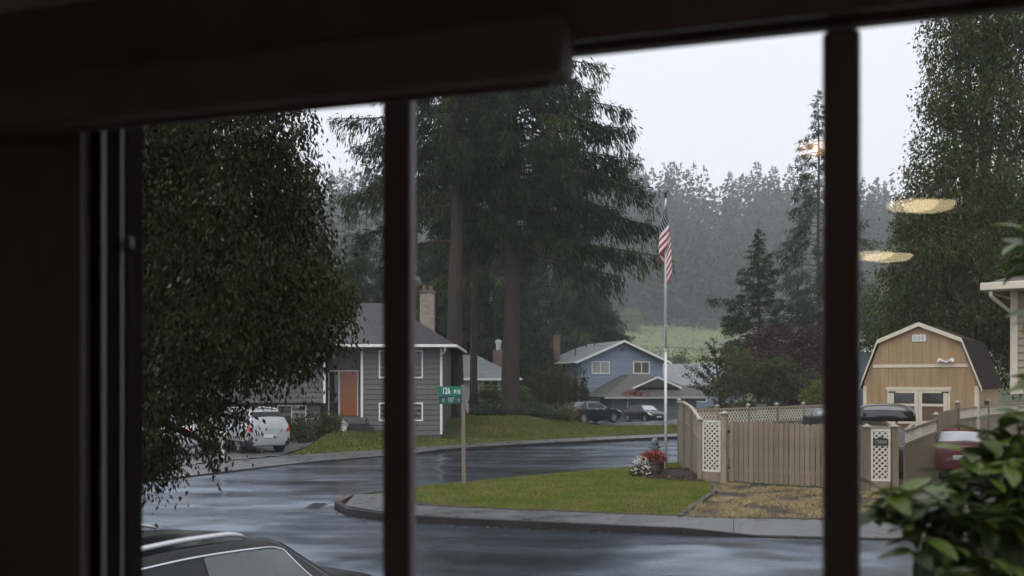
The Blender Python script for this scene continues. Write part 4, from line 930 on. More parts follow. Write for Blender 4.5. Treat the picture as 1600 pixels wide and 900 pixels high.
for s in (0, 1):
    a = Vector((-ov if s == 0 else Wd_ + ov, -ov - .035, zt)); b = Vector((Wd_ / 2, -ov - .035, zP + .05))
    pts = [a + Vector((0, 0, -.20)), b + Vector((0, 0, -.20)), b + Vector((0, 0, .03)), a + Vector((0, 0, .03))]
    if s: pts = pts[::-1]
    G().prism(pts, (0, .03, 0)).obj('rake_board', m_white, bh)
bx('gutter', m_white, bh, -ov - .1, -ov - .005, -ov, 11.2, zt - .12, zt + .02)
bx('gable_vent', m_blue_grey, bh, Wd_ / 2 - .25, Wd_ / 2 + .25, -.06, -.03, zP - 1.0, zP - .62)
def bz(py): return H + (HY - py) * kb_ - B1.z
window(bh, 1.1, 2.95, bz(584), bz(564), -.02, m_white, (m_blind_w, m_blind_w), t=.11); window(bh, 5.35, 7.1, bz(584), bz(564), -.02, m_white, (m_blind_t, m_blind_t), t=.11)
g = G(); g.box(-.06, -.02, 4.2, 5.2, bz(584), bz(566)); so = g.obj('window', m_white, bh); bx('pane', m_pane, so, -.075, -.062, 4.3, 5.1, bz(582.5), bz(567.5))
for i, (x, y, h) in enumerate(((1.0, 4.5, .75), (3.2, 7.5, .45), (3.5, 5.8, .4))):
    zz = zt + (x + ov) * slope; G().tube([(x, y, zz - .05), (x, y, zz + h)], .06, 8).obj('vent_pipe', m_iron, rf)
bx('chimney', m_brick_red, bh, -.75, -.05, 6.2, 7.6, 0, bz(520)); bx('chimney_cap', m_conc, bh, -.8, 0, 6.15, 7.65, bz(520) + .002, bz(520) + .09)
# garage wing
gx0, gx1, gy0 = 1.2, 10.6, -5.2; gzE = bz(619)
bx('garage_wall', m_blue_grey, bh, gx0, gx1 - 1.0, gy0, -.03, 0, gzE)
bx('garage_side', m_blue_grey, bh, gx0 - .7, gx0 - .002, gy0 + 1.2, -.03, 0, gzE)
dgd = bx('garage_door', m_blue_grey, bh, gx0 + 1.6, gx0 + 6.9, gy0 - .05, gy0 - .005, 0, 2.1)
for i in range(1, 4): bx('panel_joint', m_dark, dgd, gx0 + 1.62, gx0 + 6.88, gy0 - .054, gy0 - .051, .525 * i - .008, .525 * i + .008)
for x in (gx0 + 1.5, gx0 + 6.95): bx('door_trim', m_white, bh, x, x + .09, gy0 - .06, gy0 - .002, 0, 2.15)
e0, e1, ef = gx0 - .9, gx1 + .9, gy0 - .6; rp = bz(585); rr_ = 2.6
V = [(e0, ef, gzE), (e1, ef, gzE), (e1, .0, gzE), (e0, 0, gzE), (e0 + 3.9, ef + 3.4, rp), (e1 - 5.6, ef + 3.4, rp), (e1 - 5.6, -.03, rp), (e0 + 3.9, -.03, rp)]
grf = roof_obj('garage_roof', V, [(0, 1, 5, 4), (1, 2, 6, 5), (3, 0, 4, 7), (4, 5, 6, 7)], r_olive, bh, .12)
bx('garage_gutter', m_pale_siding, bh, e0, e1, ef - .1, ef - .005, gzE - .16, gzE + .0)
sx = (e0 + e1) / 2 - .1; a0, a1, pk = sx - 2.3, sx + 2.3, bz(589); zb_ = bz(605)
G().prism([(a0, ef + .9, zb_), (a1, ef + .9, zb_), (sx, ef + .9, pk - .1)], (0, 3.0, 0)).obj('porch_gable', r_olive, grf)
for s in (-1, 1):
    a = Vector((sx + s * 2.45, ef + .84, zb_ - .05)); b = Vector((sx, ef + .84, pk)); pts = [a + Vector((0, 0, -.13)), b + Vector((0, 0, -.13)), b + Vector((0, 0, .05)), a + Vector((0, 0, .05))]
    G().prism(pts if s < 0 else pts[::-1], (0, .05, 0)).obj('rake_board', m_white, grf)
leafs = np.random.default_rng(2); Pq = np.stack([leafs.normal(e0 + 3.2, .55, 260), leafs.normal(ef + .55, .2, 260), np.zeros(260)], -1); Pq[:, 2] = gzE + (Pq[:, 1] - ef) * (rp - gzE) / 3.4 + .03
leaf_obj('fallen_needles', quads(Pq, leafs.normal(0, 1, (260, 3)) * [1, 1, .1], np.full(260, .12), np.full(260, .2), leafs), mat('rusty_needles', (.22, .07, .04), .8, .3, 3), grf)
# right wing
wz = bz(601); bx('wing_wall', m_blue_siding, bh, Wd_ + .004, 17.5, 1.5, 9.5, 0, wz)
boards(bh, Wd_ + .02, 17.5, 0, wz, 1.488, .28, m_blue_siding)
window(bh, 11.3, 13.9, bz(630), bz(603), 1.46, m_white, (m_pane, m_pane), t=.1)
V = [(Wd_ + .05, .7, wz), (18.2, .7, wz), (18.2, 10, wz), (Wd_ + .05, 10, wz), (Wd_ + .05, 5.3, bz(566)), (18.2, 5.3, bz(566))]
roof_obj('wing_roof', V, [(0, 1, 5, 4), (2, 3, 4, 5)], r_grey, bh, .12); bx('wing_gutter', m_pale_siding, bh, Wd_ + .7, 18.2, .6, .695, wz - .14, wz + .01)

# ---- pale house between the fir trunks
kc = 76 / F; B2 = Vector((-5.6, 76, .35))
ph = empty('pale_house', B2, 0, 'pale low house with a green-grey hip roof seen between fir trunks', 'house')
def cxp(px): return (px - 800) * kc - B2.x
def czp(py): return H + (HY - py) * kc - B2.z
zE2 = czp(591); bx('wall', m_pale_siding, ph, cxp(640), cxp(803), 0.012, 8, -.3, zE2); boards(ph, cxp(640), cxp(803), 0, zE2, 0, .3, m_pale_siding)
V = [(cxp(630), -.7, zE2), (cxp(816), -.7, zE2), (cxp(816), 9, zE2), (cxp(630), 9, zE2), (cxp(665), 4.2, czp(552)), (cxp(741), 4.2, czp(552))]
prf = roof_obj('roof', V, [(0, 1, 5, 4), (1, 2, 5), (2, 3, 4, 5), (3, 0, 4)], r_green, ph); bx('gutter', m_white, ph, cxp(630), cxp(816), -.8, -.705, zE2 - .16, zE2)
window(ph, cxp(742), cxp(780), czp(625), czp(593), -.01, m_white, (m_blind_w, m_pane, m_pane), t=.09); window(ph, cxp(697), cxp(712), czp(622), czp(596), -.01, m_white, (m_pane,), t=.09)
bx('chimney', m_brick_red, prf, cxp(769), cxp(785), 2.5, 3.6, zE2 - .5, czp(545)); G().lathe([(.2, 0), (.2, .5), (.26, .5), (.26, .75), (.05, .85)], (cxp(778), 3, czp(545)), 12).obj('flue_cap', m_galv, prf)

# ---- tan barn shed
SW, SL = 4.05, 5.6
p = at(1350, 600, 35.6); z0 = 0.86
sh = empty('barn_shed', (p.x, p.y, z0), R(-33), 'tan gambrel-roofed barn shed with cream double doors behind the fence', 'shed'); sh.scale = (.92, .92, .90)
ks = 35.6 / F
h1, h2, h3 = 2.42, 4.05, 4.66           # eave, knee, peak above shed floor
kx = .62
prof = [(0, 0), (SW, 0), (SW, h1), (SW - kx, h2), (SW / 2, h3), (kx, h2), (0, h1)]
G().prism([(a, 0, b) for a, b in prof], (0, SL, 0)).obj('wall', m_shed, sh)
hw_ = .305                                                               # grooved plywood sheets as upright boards
def top_at(x): 
    xs_, zs_ = [0, kx, SW / 2, SW - kx, SW], [h1, h2, h3, h2, h1]; return float(np.interp(x, xs_, zs_))
x = 0.0
while x < SW - .05:
    b = min(x + hw_, SW); q = .004
    G().prism([(x + q, -.018, .02), (b - q, -.018, .02), (b - q, -.018, top_at(b - q) - .03), (x + q, -.018, top_at(x + q) - .03)], (0, .016, 0)).obj('siding_panel', m_shed, sh); x = b
y = 0.0
while y < SL - .05:
    b = min(y + hw_, SL); bx('siding_panel', m_shed, sh, SW + .002, SW + .018, y + .004, b - .004, .02, h1 - .02); y = b
o_ = .16
V = [(-o_, -.14, h1 - .22), (kx - .09, -.14, h2 + .04), (SW / 2, -.14, h3 + .07), (SW - kx + .09, -.14, h2 + .04), (SW + o_, -.14, h1 - .22)]
V = V + [(a, SL + .14, c) for a, b, c in V]
srf = roof_obj('roof', V, [(i, i + 1, i + 6, i + 5) for i in range(4)], r_brown, sh, .06)
for a, b in zip(V[:4], V[1:5]):
    a, b = Vector(a), Vector(b); G().prism([a + Vector((0, -.03, -.15)), b + Vector((0, -.03, -.15)), b + Vector((0, -.03, .012)), a + Vector((0, -.03, .012))], (0, .026, 0)).obj('rake_trim', m_cream, sh)
for a in ((-.02, .11), (SW - .11, SW + .02)): bx('corner_trim', m_cream, sh, a[0], a[1], -.045, -.019, .02, h1 - .14)
bx('corner_trim', m_cream, sh, SW + .0185, SW + .04, -.02, .10, .02, h1 - .1)
bx('band_trim', m_cream, sh, kx * .55, SW - kx * .55, -.043, -.019, 3.0, 3.12)
dx0, dx1, dh = .98, 3.02, 2.12
for a, b in ((dx0 - .1, dx0), (dx1, dx1 + .1)): bx('door_trim', m_cream, sh, a, b, -.05, -.019, .05, dh)
bx('door_header', m_cream, sh, dx0 - .14, dx1 + .14, -.06, -.019, dh + .002, dh + .12)
mid = (dx0 + dx1) / 2
for a, b in ((dx0 + .01, mid - .006), (mid + .006, dx1 - .01)):
    dd = bx('door', m_shed_dark, sh, a, b, -.036, -.0195, .08, dh - .01)
    g = G()
    for q in ((a, a + .13), (b - .13, b)): g.box(q[0], q[1], -.055, -.037, .08, dh - .01)
    for q in ((.08, .2), (.82, .94), (1.5, 1.6), (dh - .11, dh - .01)): g.box(a + .131, b - .131, -.055, -.037, q[0], q[1])
    g.prism([(a + .13, -.052, .2), (a + .25, -.052, .2), (b - .13, -.052, .82), (b - .25, -.052, .82)], (0, .014, 0))
    g.obj('rail_frame', m_cream, dd)
    bx('transom_pane', m_pane, dd, a + .14, b - .14, -.042, -.037, 1.605, dh - .115)
    for zz in (dh - .1, .9): bx('hinge', m_iron, dd, *( (a - .06, a + .2) if a < mid - .5 else (b - .2, b + .06)), -.064, -.056, zz, zz + .05)
vt = G(); vt.box(SW / 2 - .24, SW / 2 + .24, -.05, -.02, 4.0, 4.26)
vt = vt.obj('gable_vent', m_white, sh)
for i in range(3): bx('louvre', m_galv, vt, SW / 2 - .2 + .14 * i, SW / 2 - .2 + .11 + .14 * i, -.056, -.051, 4.04, 4.22)
g = G(); g.tube([(SW - 1.06, -.02, 3.2), (SW - 1.06, -.12, 3.2)], .05, 10)
for s in (-1, 1): g.tube([(SW - 1.06 + s * .05, -.12, 3.2), (SW - 1.06 + s * .24, -.26, 3.27)], [.04, .09], 10)
g.obj('flood_light', m_white, sh, smooth=False)
bx('base_skirt', m_dark, sh, 0.05, SW - .05, .05, SL - .05, -.6, .0)

# ---- neighbour's house at the right edge
p = at(1584, 600, 22.5); nh = empty('beige_house', (p.x, p.y, .13), R(-38), 'beige lapped house corner with gutter at the right picture edge', 'house')
zB, zT = at(0, 612, 22.5).z - .13, at(0, 447, 22.5).z - .13
bx('wall', m_beige_siding, nh, .02, 7, .012, 8, zB, zT)
boards(nh, .09, 7, zB + .06, zT, 0, .165, m_beige_siding)
bx('corner_trim', m_cream, nh, -.06, .09, -.05, .01, zB - .05, zT); bx('corner_trim', m_cream, nh, -.06, -.002, .012, .12, zB - .05, zT)
bx('base_trim', m_cream, nh, .092, 7, -.04, -.005, zB - .04, zB + .058)
bx('lower_wall', m_beige_siding, nh, 1.4, 7, .9, 8, -.3, zB - .05); bx('post', m_cream, nh, .25, .38, .2, .33, -.3, zB - .05)
V = [(-.40, -.8, zT + .02), (7.5, -.8, zT + .02), (7.5, 9, zT + .02), (-.40, 9, zT + .02), (3.4, 4.1, zT + 1.75), (7.5, 4.1, zT + 1.75)]
nrf = roof_obj('roof', V, [(0, 1, 5, 4), (2, 3, 4, 5), (3, 0, 4)], r_taupe, nh, .10)
bx('gutter', m_cream, nh, -.50, 7.5, -.92, -.805, zT - .14, zT + .03, bevel=.02); bx('gutter', m_cream, nh, -.52, -.405, -.8, 9, zT - .14, zT + .03, bevel=.02)
bx('soffit', m_cream, nh, -.39, 7, -.79, -.0, zT - .11, zT - .085)
G().tube([(-.30, -.83, zT - .14), (-.30, -.8, zT - .26), (-.12, -.09, zT - .52), (-.02, -.09, zT - .6)], .042, 8).obj('downspout', m_cream, nh, smooth=True)

# ---- blue-roofed corner left of the shed
p = at(1362, 600, 62); lb = empty('light_blue_house', (p.x, p.y, .13), 0, 'sliver of a light blue house with white eave left of the barn shed', 'house')
kz = 62 / F
bx('wall', m_blue_siding, lb, .1, 3.5, .05, 4, 0, (HY - 549) * kz + H - .15); bx('corner_trim', m_white, lb, 0.02, .098, -.02, .1, 0, (HY - 549) * kz + H - .16)
zz = (HY - 547) * kz + H - .13; V = [(-.75, -.6, zz), (4, -.6, zz), (4, 2.5, zz + .9), (-.75, 2.5, zz + .9)]
roof_obj('roof', V, [(0, 1, 2, 3)], r_grey, lb, .1); bx('gutter', m_white, lb, -.8, 4, -.72, -.605, zz - .15, zz + .03)

# ------------------------------------------------------------------ fences and gate
def post_cap(parent, x, y, z, h, w_=.10, m=None, cap=True):
    po = G().box(x - w_ / 2, x + w_ / 2, y - w_ / 2, y + w_ / 2, z, z + h).obj('post', m or m_fence, parent)
    if cap:
        c = G(); c.box(x - w_ * .75, x + w_ * .75, y - w_ * .75, y + w_ * .75, z + h + .001, z + h + .025)
        c.add([(x - w_ * .6, y - w_ * .6, z + h + .026), (x + w_ * .6, y - w_ * .6, z + h + .026), (x + w_ * .6, y + w_ * .6, z + h + .026), (x - w_ * .6, y + w_ * .6, z + h + .026), (x, y, z + h + .10)],
              [(3, 2, 1, 0), (0, 1, 4), (1, 2, 4), (2, 3, 4), (3, 0, 4)])
        c.obj('post_cap', m_fence_cap, po)
    return po
def frame_at(a, b):
    """local frame for a straight fence run: x along a->b"""
    a, b = Vector(a), Vector(b); return math.atan2(b.y - a.y, b.x - a.x), (b - a).length
def lattice_geo(x0, x1, z0f, z1f, pitch, wd, y, joined=True, parent=None, mat_=None):
    """diagonal slats clipped to a panel whose bottom and top are functions of x"""
    out = []
    zmin, zmax = min(z0f(x0), z0f(x1)), max(z1f(x0), z1f(x1)); hh = zmax - zmin
    for s in (1, -1):
        c = (x0 - hh) if s == 1 else x0
        while c < (x1 if s == 1 else x1 + hh):
            ts = np.linspace(0, 1, 60); xs_ = c + s * ts * hh; zs_ = zmin + ts * hh
            ok = [(xx, zz) for xx, zz in zip(xs_, zs_) if x0 <= xx <= x1 and z0f(xx) <= zz <= z1f(xx)]
            if len(ok) > 2:
                a, b = ok[0], ok[-1]; d = Vector((b[0] - a[0], 0, b[1] - a[1])).normalized(); n_ = Vector((-d.z, 0, d.x)) * wd / 2
                A, B_ = Vector((a[0], 0, a[1])), Vector((b[0], 0, b[1])); dy = y + (0 if s == 1 else .008)
                pts = [A - n_, B_ - n_, B_ + n_, A + n_]; pts = [Vector((q.x, dy, q.z)) for q in pts]; out.append(pts)
            c += pitch
    if joined:
        g = G()
        for q in out: g.prism(q, (0, .007, 0))
        o = g.obj('lattice', mat_ or m_lattice, parent); o['kind'] = 'stuff'; return o
    for q in out: G().prism(q, (0, .007, 0)).obj('lattice_slat', mat_ or m_lattice, parent)

def lattice_column(label, a, b, z0, z1, zb, number=False):
    an, L = frame_at(a, b); o = empty('lattice_panel', (a[0], a[1], zb), an, label, 'lattice', 'white lattice columns beside the gate')
    t = .055; g = G(); h0, h1_ = z0 - zb, z1 - zb
    g.box(0, L, -.03, 0, h1_ - t, h1_); g.box(0, L, -.03, 0, h0, h0 + t); g.box(0, t, -.03, 0, h0 + t, h1_ - t); g.box(L - t, L, -.03, 0, h0 + t, h1_ - t); g.obj('frame', m_lattice, o)
    lattice_geo(t, L - t, lambda x: h0 + t, lambda x: h1_ - t, .145, .038, -.022, False, o)
    bx('kick_board', m_fence, o, 0, L, -.025, 0, 0, h0 - .004)
    bx('backing', m_fence, o, 0, L, .10, .12, 0, h1_ - .15)
    return o

# gate run
A = Vector((5.62, 29.35)); Bp = Vector((6.10, 29.08)); Cg = Vector((6.32, 28.95)); Dg = Vector((9.45, 26.60)); Ep = Vector((9.56, 26.52)); Fp = Vector((10.02, 26.36)); Hp = Vector((10.36, 26.22))
zg = .13
lcl = lattice_column('white lattice column left of the gate beside the mulch bed', A, Bp, .42, 1.93, zg)
lc = lattice_column('white lattice column with the black number plaque right of the gate', Ep, Fp, .42, 1.80, zg)
an, L = frame_at(Ep, Fp)
pl = empty('number_plaque', (Ep.x, Ep.y, 1.38), an, 'black house number plaque 12604 on the right lattice column', 'sign')
g = G(); g.box(L / 2 - .19, L / 2 + .19, -.055, -.034, -.0, .17); g.prism([(L / 2 - .09, -.055, .1705), (L / 2 + .09, -.055, .1705), (L / 2 + .05, -.055, .215), (L / 2 - .05, -.055, .215)], (0, .02, 0)); g.obj('plate', m_iron, pl)
def text(s, size, mat_, parent, loc, rot, xs=1.0, name='lettering', align='CENTER'):
    cu = bpy.data.curves.new('t', 'FONT'); cu.body = s; cu.size = size; cu.extrude = .002; cu.align_x = align; cu.align_y = 'CENTER'; cu.offset = size * .012
    o = bpy.data.objects.new('t', cu); C.objects.link(o); dg = bpy.context.evaluated_depsgraph_get(); me = bpy.data.meshes.new_from_object(o.evaluated_get(dg))
    bpy.data.objects.remove(o); me.materials.clear(); q = link(name, me, mat_, parent, loc, rot); q.scale = (xs, 1, 1); return q
text('12604', .135, m_fence_cap, pl, (L / 2, -.0572, .083), (R(90), 0, 0), .92)

an, L = frame_at(Cg, Dg)
gt = empty('picket_gate', (Cg.x, Cg.y, zg), an, 'taupe dog-eared picket double gate between the lattice columns', 'gate')
rn = random.Random(12); x = 0.0; W_ = .135; cnt = int(L / (W_ + .012)); split = cnt * 0.6
for i in range(cnt):
    x0 = i * (L / cnt); h = 1.80 - .04 * (i / cnt) + rn.uniform(-.02, .02); ww = L / cnt - rn.uniform(.014, .030); c = .045
    if abs(i - 11) < 1: ww -= .02
    G().prism([(0, 0, .05 + rn.uniform(-.02, .02)), (ww, 0, .05 + rn.uniform(-.02, .02)), (ww, 0, h - c), (ww - c, 0, h), (c, 0, h), (0, 0, h - c)], (0, .018, 0)).obj('picket', m_fence, gt, (x0, rn.uniform(-.004, .004), 0), (0, R(rn.uniform(-.35, .35)), 0))
for zz in (.35, 1.4): bx('rail', m_fence, gt, 0, L * .48, .024, .06, zz, zz + .09); bx('rail', m_fence, gt, L * .49, L, .024, .06, zz, zz + .09)
for zz in (.4, 1.45): bx('hinge', m_iron, gt, -.05, .03, -.02, -.006, zz, zz + .07)

Ll = (Bp - A).length; post_cap(lcl, -.075, .0, -.13, 1.93, .13, m_fence_old); post_cap(lcl, Ll + .10, .0, -.13, 2.12, .17, m_fence_old)
E2 = Vector((6.06, 36.1))
an2, L2 = frame_at(A, E2)
lf2 = empty('side_fence', (A.x, A.y, zg), an2, 'weathered board fence side stepping up towards the road behind the flagpole', 'fence')
nB = 46
def ftop(x):  # stepped, sloping top
    return 1.72 + .12 * float(sst(0, 3.0, x)) + .33 * float(sst(.8, 3.4, x))
for i in range(nB):
    x0 = L2 * i / nB; x1 = L2 * (i + 1) / nB - .008; zt_ = ftop((x0 + x1) / 2) - .62
    G().prism([(x0, 0, -.02), (x1, 0, -.02), (x1, 0, ftop(x1) - .6), (x0, 0, ftop(x0) - .6)], (0, .018, 0)).obj('board', m_fence_old, lf2, (0, rn.uniform(-.003, .003), 0))
for a, b in ((.08, L2 * .36), (L2 * .37, L2 * .68), (L2 * .69, L2 - .05)):
    G().prism([(a, -.012, ftop(a) - .62), (b, -.012, ftop(b) - .62), (b, -.012, ftop(b) - .56), (a, -.012, ftop(a) - .56)], (0, .05, 0)).obj('rail', m_fence_cap, lf2)
    G().prism([(a, -.025, ftop(a)), (b, -.025, ftop(b)), (b, -.025, ftop(b) + .06), (a, -.025, ftop(a) + .06)], (0, .11, 0)).obj('cap_rail', m_fence_cap, lf2)
    G().prism([(a, .012, ftop(a) - .56), (b, .012, ftop(b) - .56), (b, .012, ftop(b)), (a, .012, ftop(a))], (0, .012, 0)).obj('backing', m_fence_old, lf2)
    nz = 8
    for j in range(nz):
        q = -.55 + j * .07; G().prism([(a, -.004, ftop(a) + q), (b, -.004, ftop(b) + q), (b, -.004, ftop(b) + q + .045), (a, -.004, ftop(a) + q + .045)], (0, .014, 0)).obj('slat', m_fence_old, lf2)
for x in (L2 * .36, L2 * .68): post_cap(lf2, x, .05, -.1, ftop(x) + .12, .11, m_fence_old)
post_cap(lf2, L2, 0, -.1, ftop(L2) + .18, .12, m_fence_old)

# back fence along the side street (lattice top shows above the gate)
Bk0, Bk1 = Vector((6.2, 36.0)), Vector((15.6, 45.8)); an3, L3 = frame_at(Bk0, Bk1)
bf = empty('back_fence', (Bk0.x, Bk0.y, .13), an3, 'taupe fence with open lattice top along the side street behind the gate', 'fence')
nb_ = 6; bay = L3 / nb_
for i in range(nb_):
    x0, x1 = bay * i + .06, bay * (i + 1) - .06
    for j in range(14):
        a = x0 + (x1 - x0) * j / 14; b = x0 + (x1 - x0) * (j + 1) / 14 - .008; bx('board', m_fence_old, bf, a, b, 0, .018, 0, 1.28)
    bx('rail', m_fence_cap, bf, x0, x1, -.02, .04, 1.282, 1.35); bx('cap_rail', m_fence_cap, bf, x0, x1, -.03, .06, 1.86, 1.92)
    lattice_geo(x0, x1, lambda x: 1.35, lambda x: 1.86, .21, .05, .0, True, bf, m_lattice)
for i in range(nb_ + 1): post_cap(bf, bay * i, .02, -.1, 2.1, .11, m_fence_old)

# right fence: rises and recedes behind the red car
rf_ = empty('right_fence', (Hp.x, Hp.y, .13), 0, 'taupe board fence with white lattice strips receding behind the red car', 'fence')
post_cap(rf_, Fp.x - Hp.x + .10, Fp.y - Hp.y - .02, -.1, 1.83, .16)
post_cap(rf_, Ep.x - Hp.x - .10, Ep.y - Hp.y + .03, -.1, 1.82, .15)
chain = [Vector((10.36, 26.3)), Vector((12.55, 29.4)), Vector((14.35, 32.0)), Vector((16.6, 34.7)), Vector((19.5, 37.5))]
hts = [(1.62, 1.80), (1.98, 2.10), (2.05, 2.10), (2.10, 2.15)]
for i, (a, b) in enumerate(zip(chain, chain[1:])):
    an, L = frame_at(a, b); sec = empty('fence_section', (a.x - Hp.x, a.y - Hp.y, 0), an, parent=rf_)
    h0, h1_ = hts[i]; f = lambda x: h0 + (h1_ - h0) * x / L
    n_ = max(4, int(L / .15)); low = .36 if i != 1 else 0.0
    for j in range(n_):
        x0, x1 = L * j / n_, L * (j + 1) / n_ - .008; dz = rn.uniform(-.015, .015) if i == 1 else 0
        G().prism([(x0, 0, -.1), (x1, 0, -.1), (x1, 0, f(x1) - low + dz), (x0, 0, f(x0) - low + dz)], (0, .018, 0)).obj('board', m_fence, sec)
    if low:
        lattice_geo(.07, L - .07, lambda x: f(x) - .33, lambda x: f(x) - .03, .15, .036, -.01, True, sec)
        for q0, q1 in ((-.37, -.31), (-.03, .03)):
            G().prism([(.06, -.03, f(.06) + q0), (L - .06, -.03, f(L - .06) + q0), (L - .06, -.03, f(L - .06) + q1), (.06, -.03, f(.06) + q1)], (0, .07, 0)).obj('rail', m_fence, sec)
    post_cap(sec, L, .03, -.15, h1_ + .30, .13)

# ------------------------------------------------------------------ small street things
p = at(1040, 742, 32.7)
fp = empty('flagpole', (5.05, 32.7, .2), 0, 'tall white flagpole with a dark eagle finial standing in the mulch', 'flagpole')
G().tube([(0, 0, -.3), (0, 0, 3.9)], [.045, .042], 12).obj('lower_tube', m_pole, fp, smooth=True); G().tube([(0, 0, 3.9), (0, 0, 8.9)], [.036, .028], 12).obj('upper_tube', m_pole, fp, smooth=True)
for zz in (1.55, 3.9, 4.7): G().lathe([(.044, -.04), (.056, -.03), (.056, .03), (.044, .04)], (0, 0, zz), 12).obj('collar', m_galv, fp)
g = G(); g.tube([(0, 0, 8.9), (0, 0, 8.98)], .045, 10); g.tube([(-.01, 0, 8.95), (0, 0, 9.04), (.03, 0, 9.10), (.085, 0, 9.14)], [.03, .055, .04, .012], 8); g.tube([(0, 0, 9.03), (-.05, 0, 9.07), (-.06, 0, 8.98)], [.03, .025, .01], 6); g.obj('finial', m_iron, fp)
G().tube([(-.055, -.03, 1.5), (-.05, -.03, 8.7)], .006, 5).obj('halyard', m_pole, fp)

def flag_mat():
    m = bpy.data.materials.new('flag_cloth'); m.use_nodes = True; t = m.node_tree; n = t.nodes; L = t.links; p = n['Principled BSDF']; p.inputs['Roughness'].default_value = .75
    uv = n.new('ShaderNodeTexCoord'); sp = n.new('ShaderNodeSeparateXYZ'); L.new(uv.outputs['UV'], sp.inputs[0])
    def M(op, a, b=None, c=None):
        q = n.new('ShaderNodeMath'); q.operation = op
        for i, v in enumerate((a, b, c)):
            if v is None: continue
            if isinstance(v, (int, float)): q.inputs[i].default_value = v
            else: L.new(v, q.inputs[i])
        return q.outputs[0]
    u, v = sp.outputs[0], sp.outputs[1]
    red = M('LESS_THAN', M('MODULO', M('MULTIPLY', v, 13.0), 2.0), 1.0)
    canton = M('MULTIPLY', M('LESS_THAN', u, .40), M('GREATER_THAN', v, 6 / 13))
    fu = M('MULTIPLY', u, 11 / .40 / 2); fv = M('MULTIPLY', M('SUBTRACT', v, 6 / 13), 9 / (7 / 13) / 2)
    def dots(ou, ov):
        a = M('SUBTRACT', M('FRACT', M('ADD', fu, ou)), .5); b = M('SUBTRACT', M('FRACT', M('ADD', fv, ov)), .5)
        return M('LESS_THAN', M('ADD', M('MULTIPLY', a, a), M('MULTIPLY', b, b)), .024)
    st = M('MAXIMUM', dots(0, 0), dots(.5, .5))
    m1 = n.new('ShaderNodeMix'); m1.data_type = 'RGBA'; L.new(red, m1.inputs[0]); m1.inputs[6].default_value = (.72, .70, .70, 1); m1.inputs[7].default_value = (.30, .03, .045, 1)
    m2 = n.new('ShaderNodeMix'); m2.data_type = 'RGBA'; L.new(st, m2.inputs[0]); m2.inputs[6].default_value = (.010, .012, .030, 1); m2.inputs[7].default_value = (.7, .7, .72, 1)
    m3 = n.new('ShaderNodeMix'); m3.data_type = 'RGBA'; L.new(canton, m3.inputs[0]); L.new(m1.outputs[2], m3.inputs[6]); L.new(m2.outputs[2], m3.inputs[7])
    L.new(m3.outputs[2], p.inputs['Base Color'])
    return m
fl = empty('flag', (5.05, 32.7, 7.37), 0, 'limp striped and starred flag hanging from the pole top', 'flag')
nu, nv = 60, 30; V = []; UV = []
for j in range(nv + 1):
    for i in range(nu + 1):
        u, v = i / nu, j / nv; wdn = min(1.15, .58 + 1.2 * (1 - v) + .35 * u)
        kx_ = float(np.interp(u, [0, .12, .36, .42, .60, .72, .78, 1], [.06, .0, -.18, -.19, .0, .15, .16, .03]))
        ky_ = float(np.interp(u, [0, .12, .40, .48, .72, .80, 1], [-.06, -.12, -.10, .05, .07, .0, -.03]))
        kz_ = float(np.interp(u, [0, .40, .75, 1], [0, .42, .95, 1.33]))
        V.append((kx_ * wdn + .015 * math.sin(9 * u + 5 * v), ky_ + .02 * math.cos(11 * v + 6 * u), 1.62 - (1 - v) * 1.42 - kz_))
        UV.append((u, v))
Fs = [(j * (nu + 1) + i, j * (nu + 1) + i + 1, (j + 1) * (nu + 1) + i + 1, (j + 1) * (nu + 1) + i) for j in range(nv) for i in range(nu)]
me = bpy.data.meshes.new('cloth'); me.from_pydata(V, [], Fs); me.update(); uvl = me.uv_layers.new(name='UVMap')
uvl.data.foreach_set('uv', np.array([UV[l.vertex_index] for l in me.loops], np.float32).ravel())
fo = link('cloth', me, flag_mat(), fl, smooth=True); sm = fo.modifiers.new('thick', 'SOLIDIFY'); sm.thickness = .004

# street sign
ss = empty('street_sign', (-1.36, 28.2, .13), 0, 'green street name sign reading 126 Pl SE on a weathered wooden post', 'sign')
G().box(-.055, .055, -.05, .05, -.3, 2.84).obj('post', m_post, ss, rot=(0, R(-.6), 0), bevel=.012)
kk = 28.2 / F
b1 = G(); b1.box(-.74, -.055, -.062, -.056, 2.53, 2.80); b1 = b1.obj('name_blade', m_green, ss, bevel=.002); b1['label'] = 'upper blade reading 126 Pl SE'
text('126', .25, m_sign_white, b1, (-.50, -.0652, 2.665), (R(90), 0, 0), .62); text('Pl SE', .155, m_sign_white, b1, (-.19, -.0652, 2.645), (R(90), 0, 0), .62)
b2 = G(); b2.box(-.70, -.055, -.054, -.048, 2.30, 2.525); b2 = b2.obj('name_blade', m_green_shade, ss, bevel=.002); b2['label'] = 'lower darker blade reading SE 187 Pl'
ml = mat('shaded_sign_lettering', (.38, .43, .42), .5, .05, 3)  # white lettering dimmed in colour to match the blade's painted shade
text('SE', .14, ml, b2, (-.58, -.0572, 2.40), (R(90), 0, 0), .6); text('187', .20, ml, b2, (-.37, -.0572, 2.41), (R(90), 0, 0), .62); text('Pl', .13, ml, b2, (-.15, -.0572, 2.40), (R(90), 0, 0), .62)

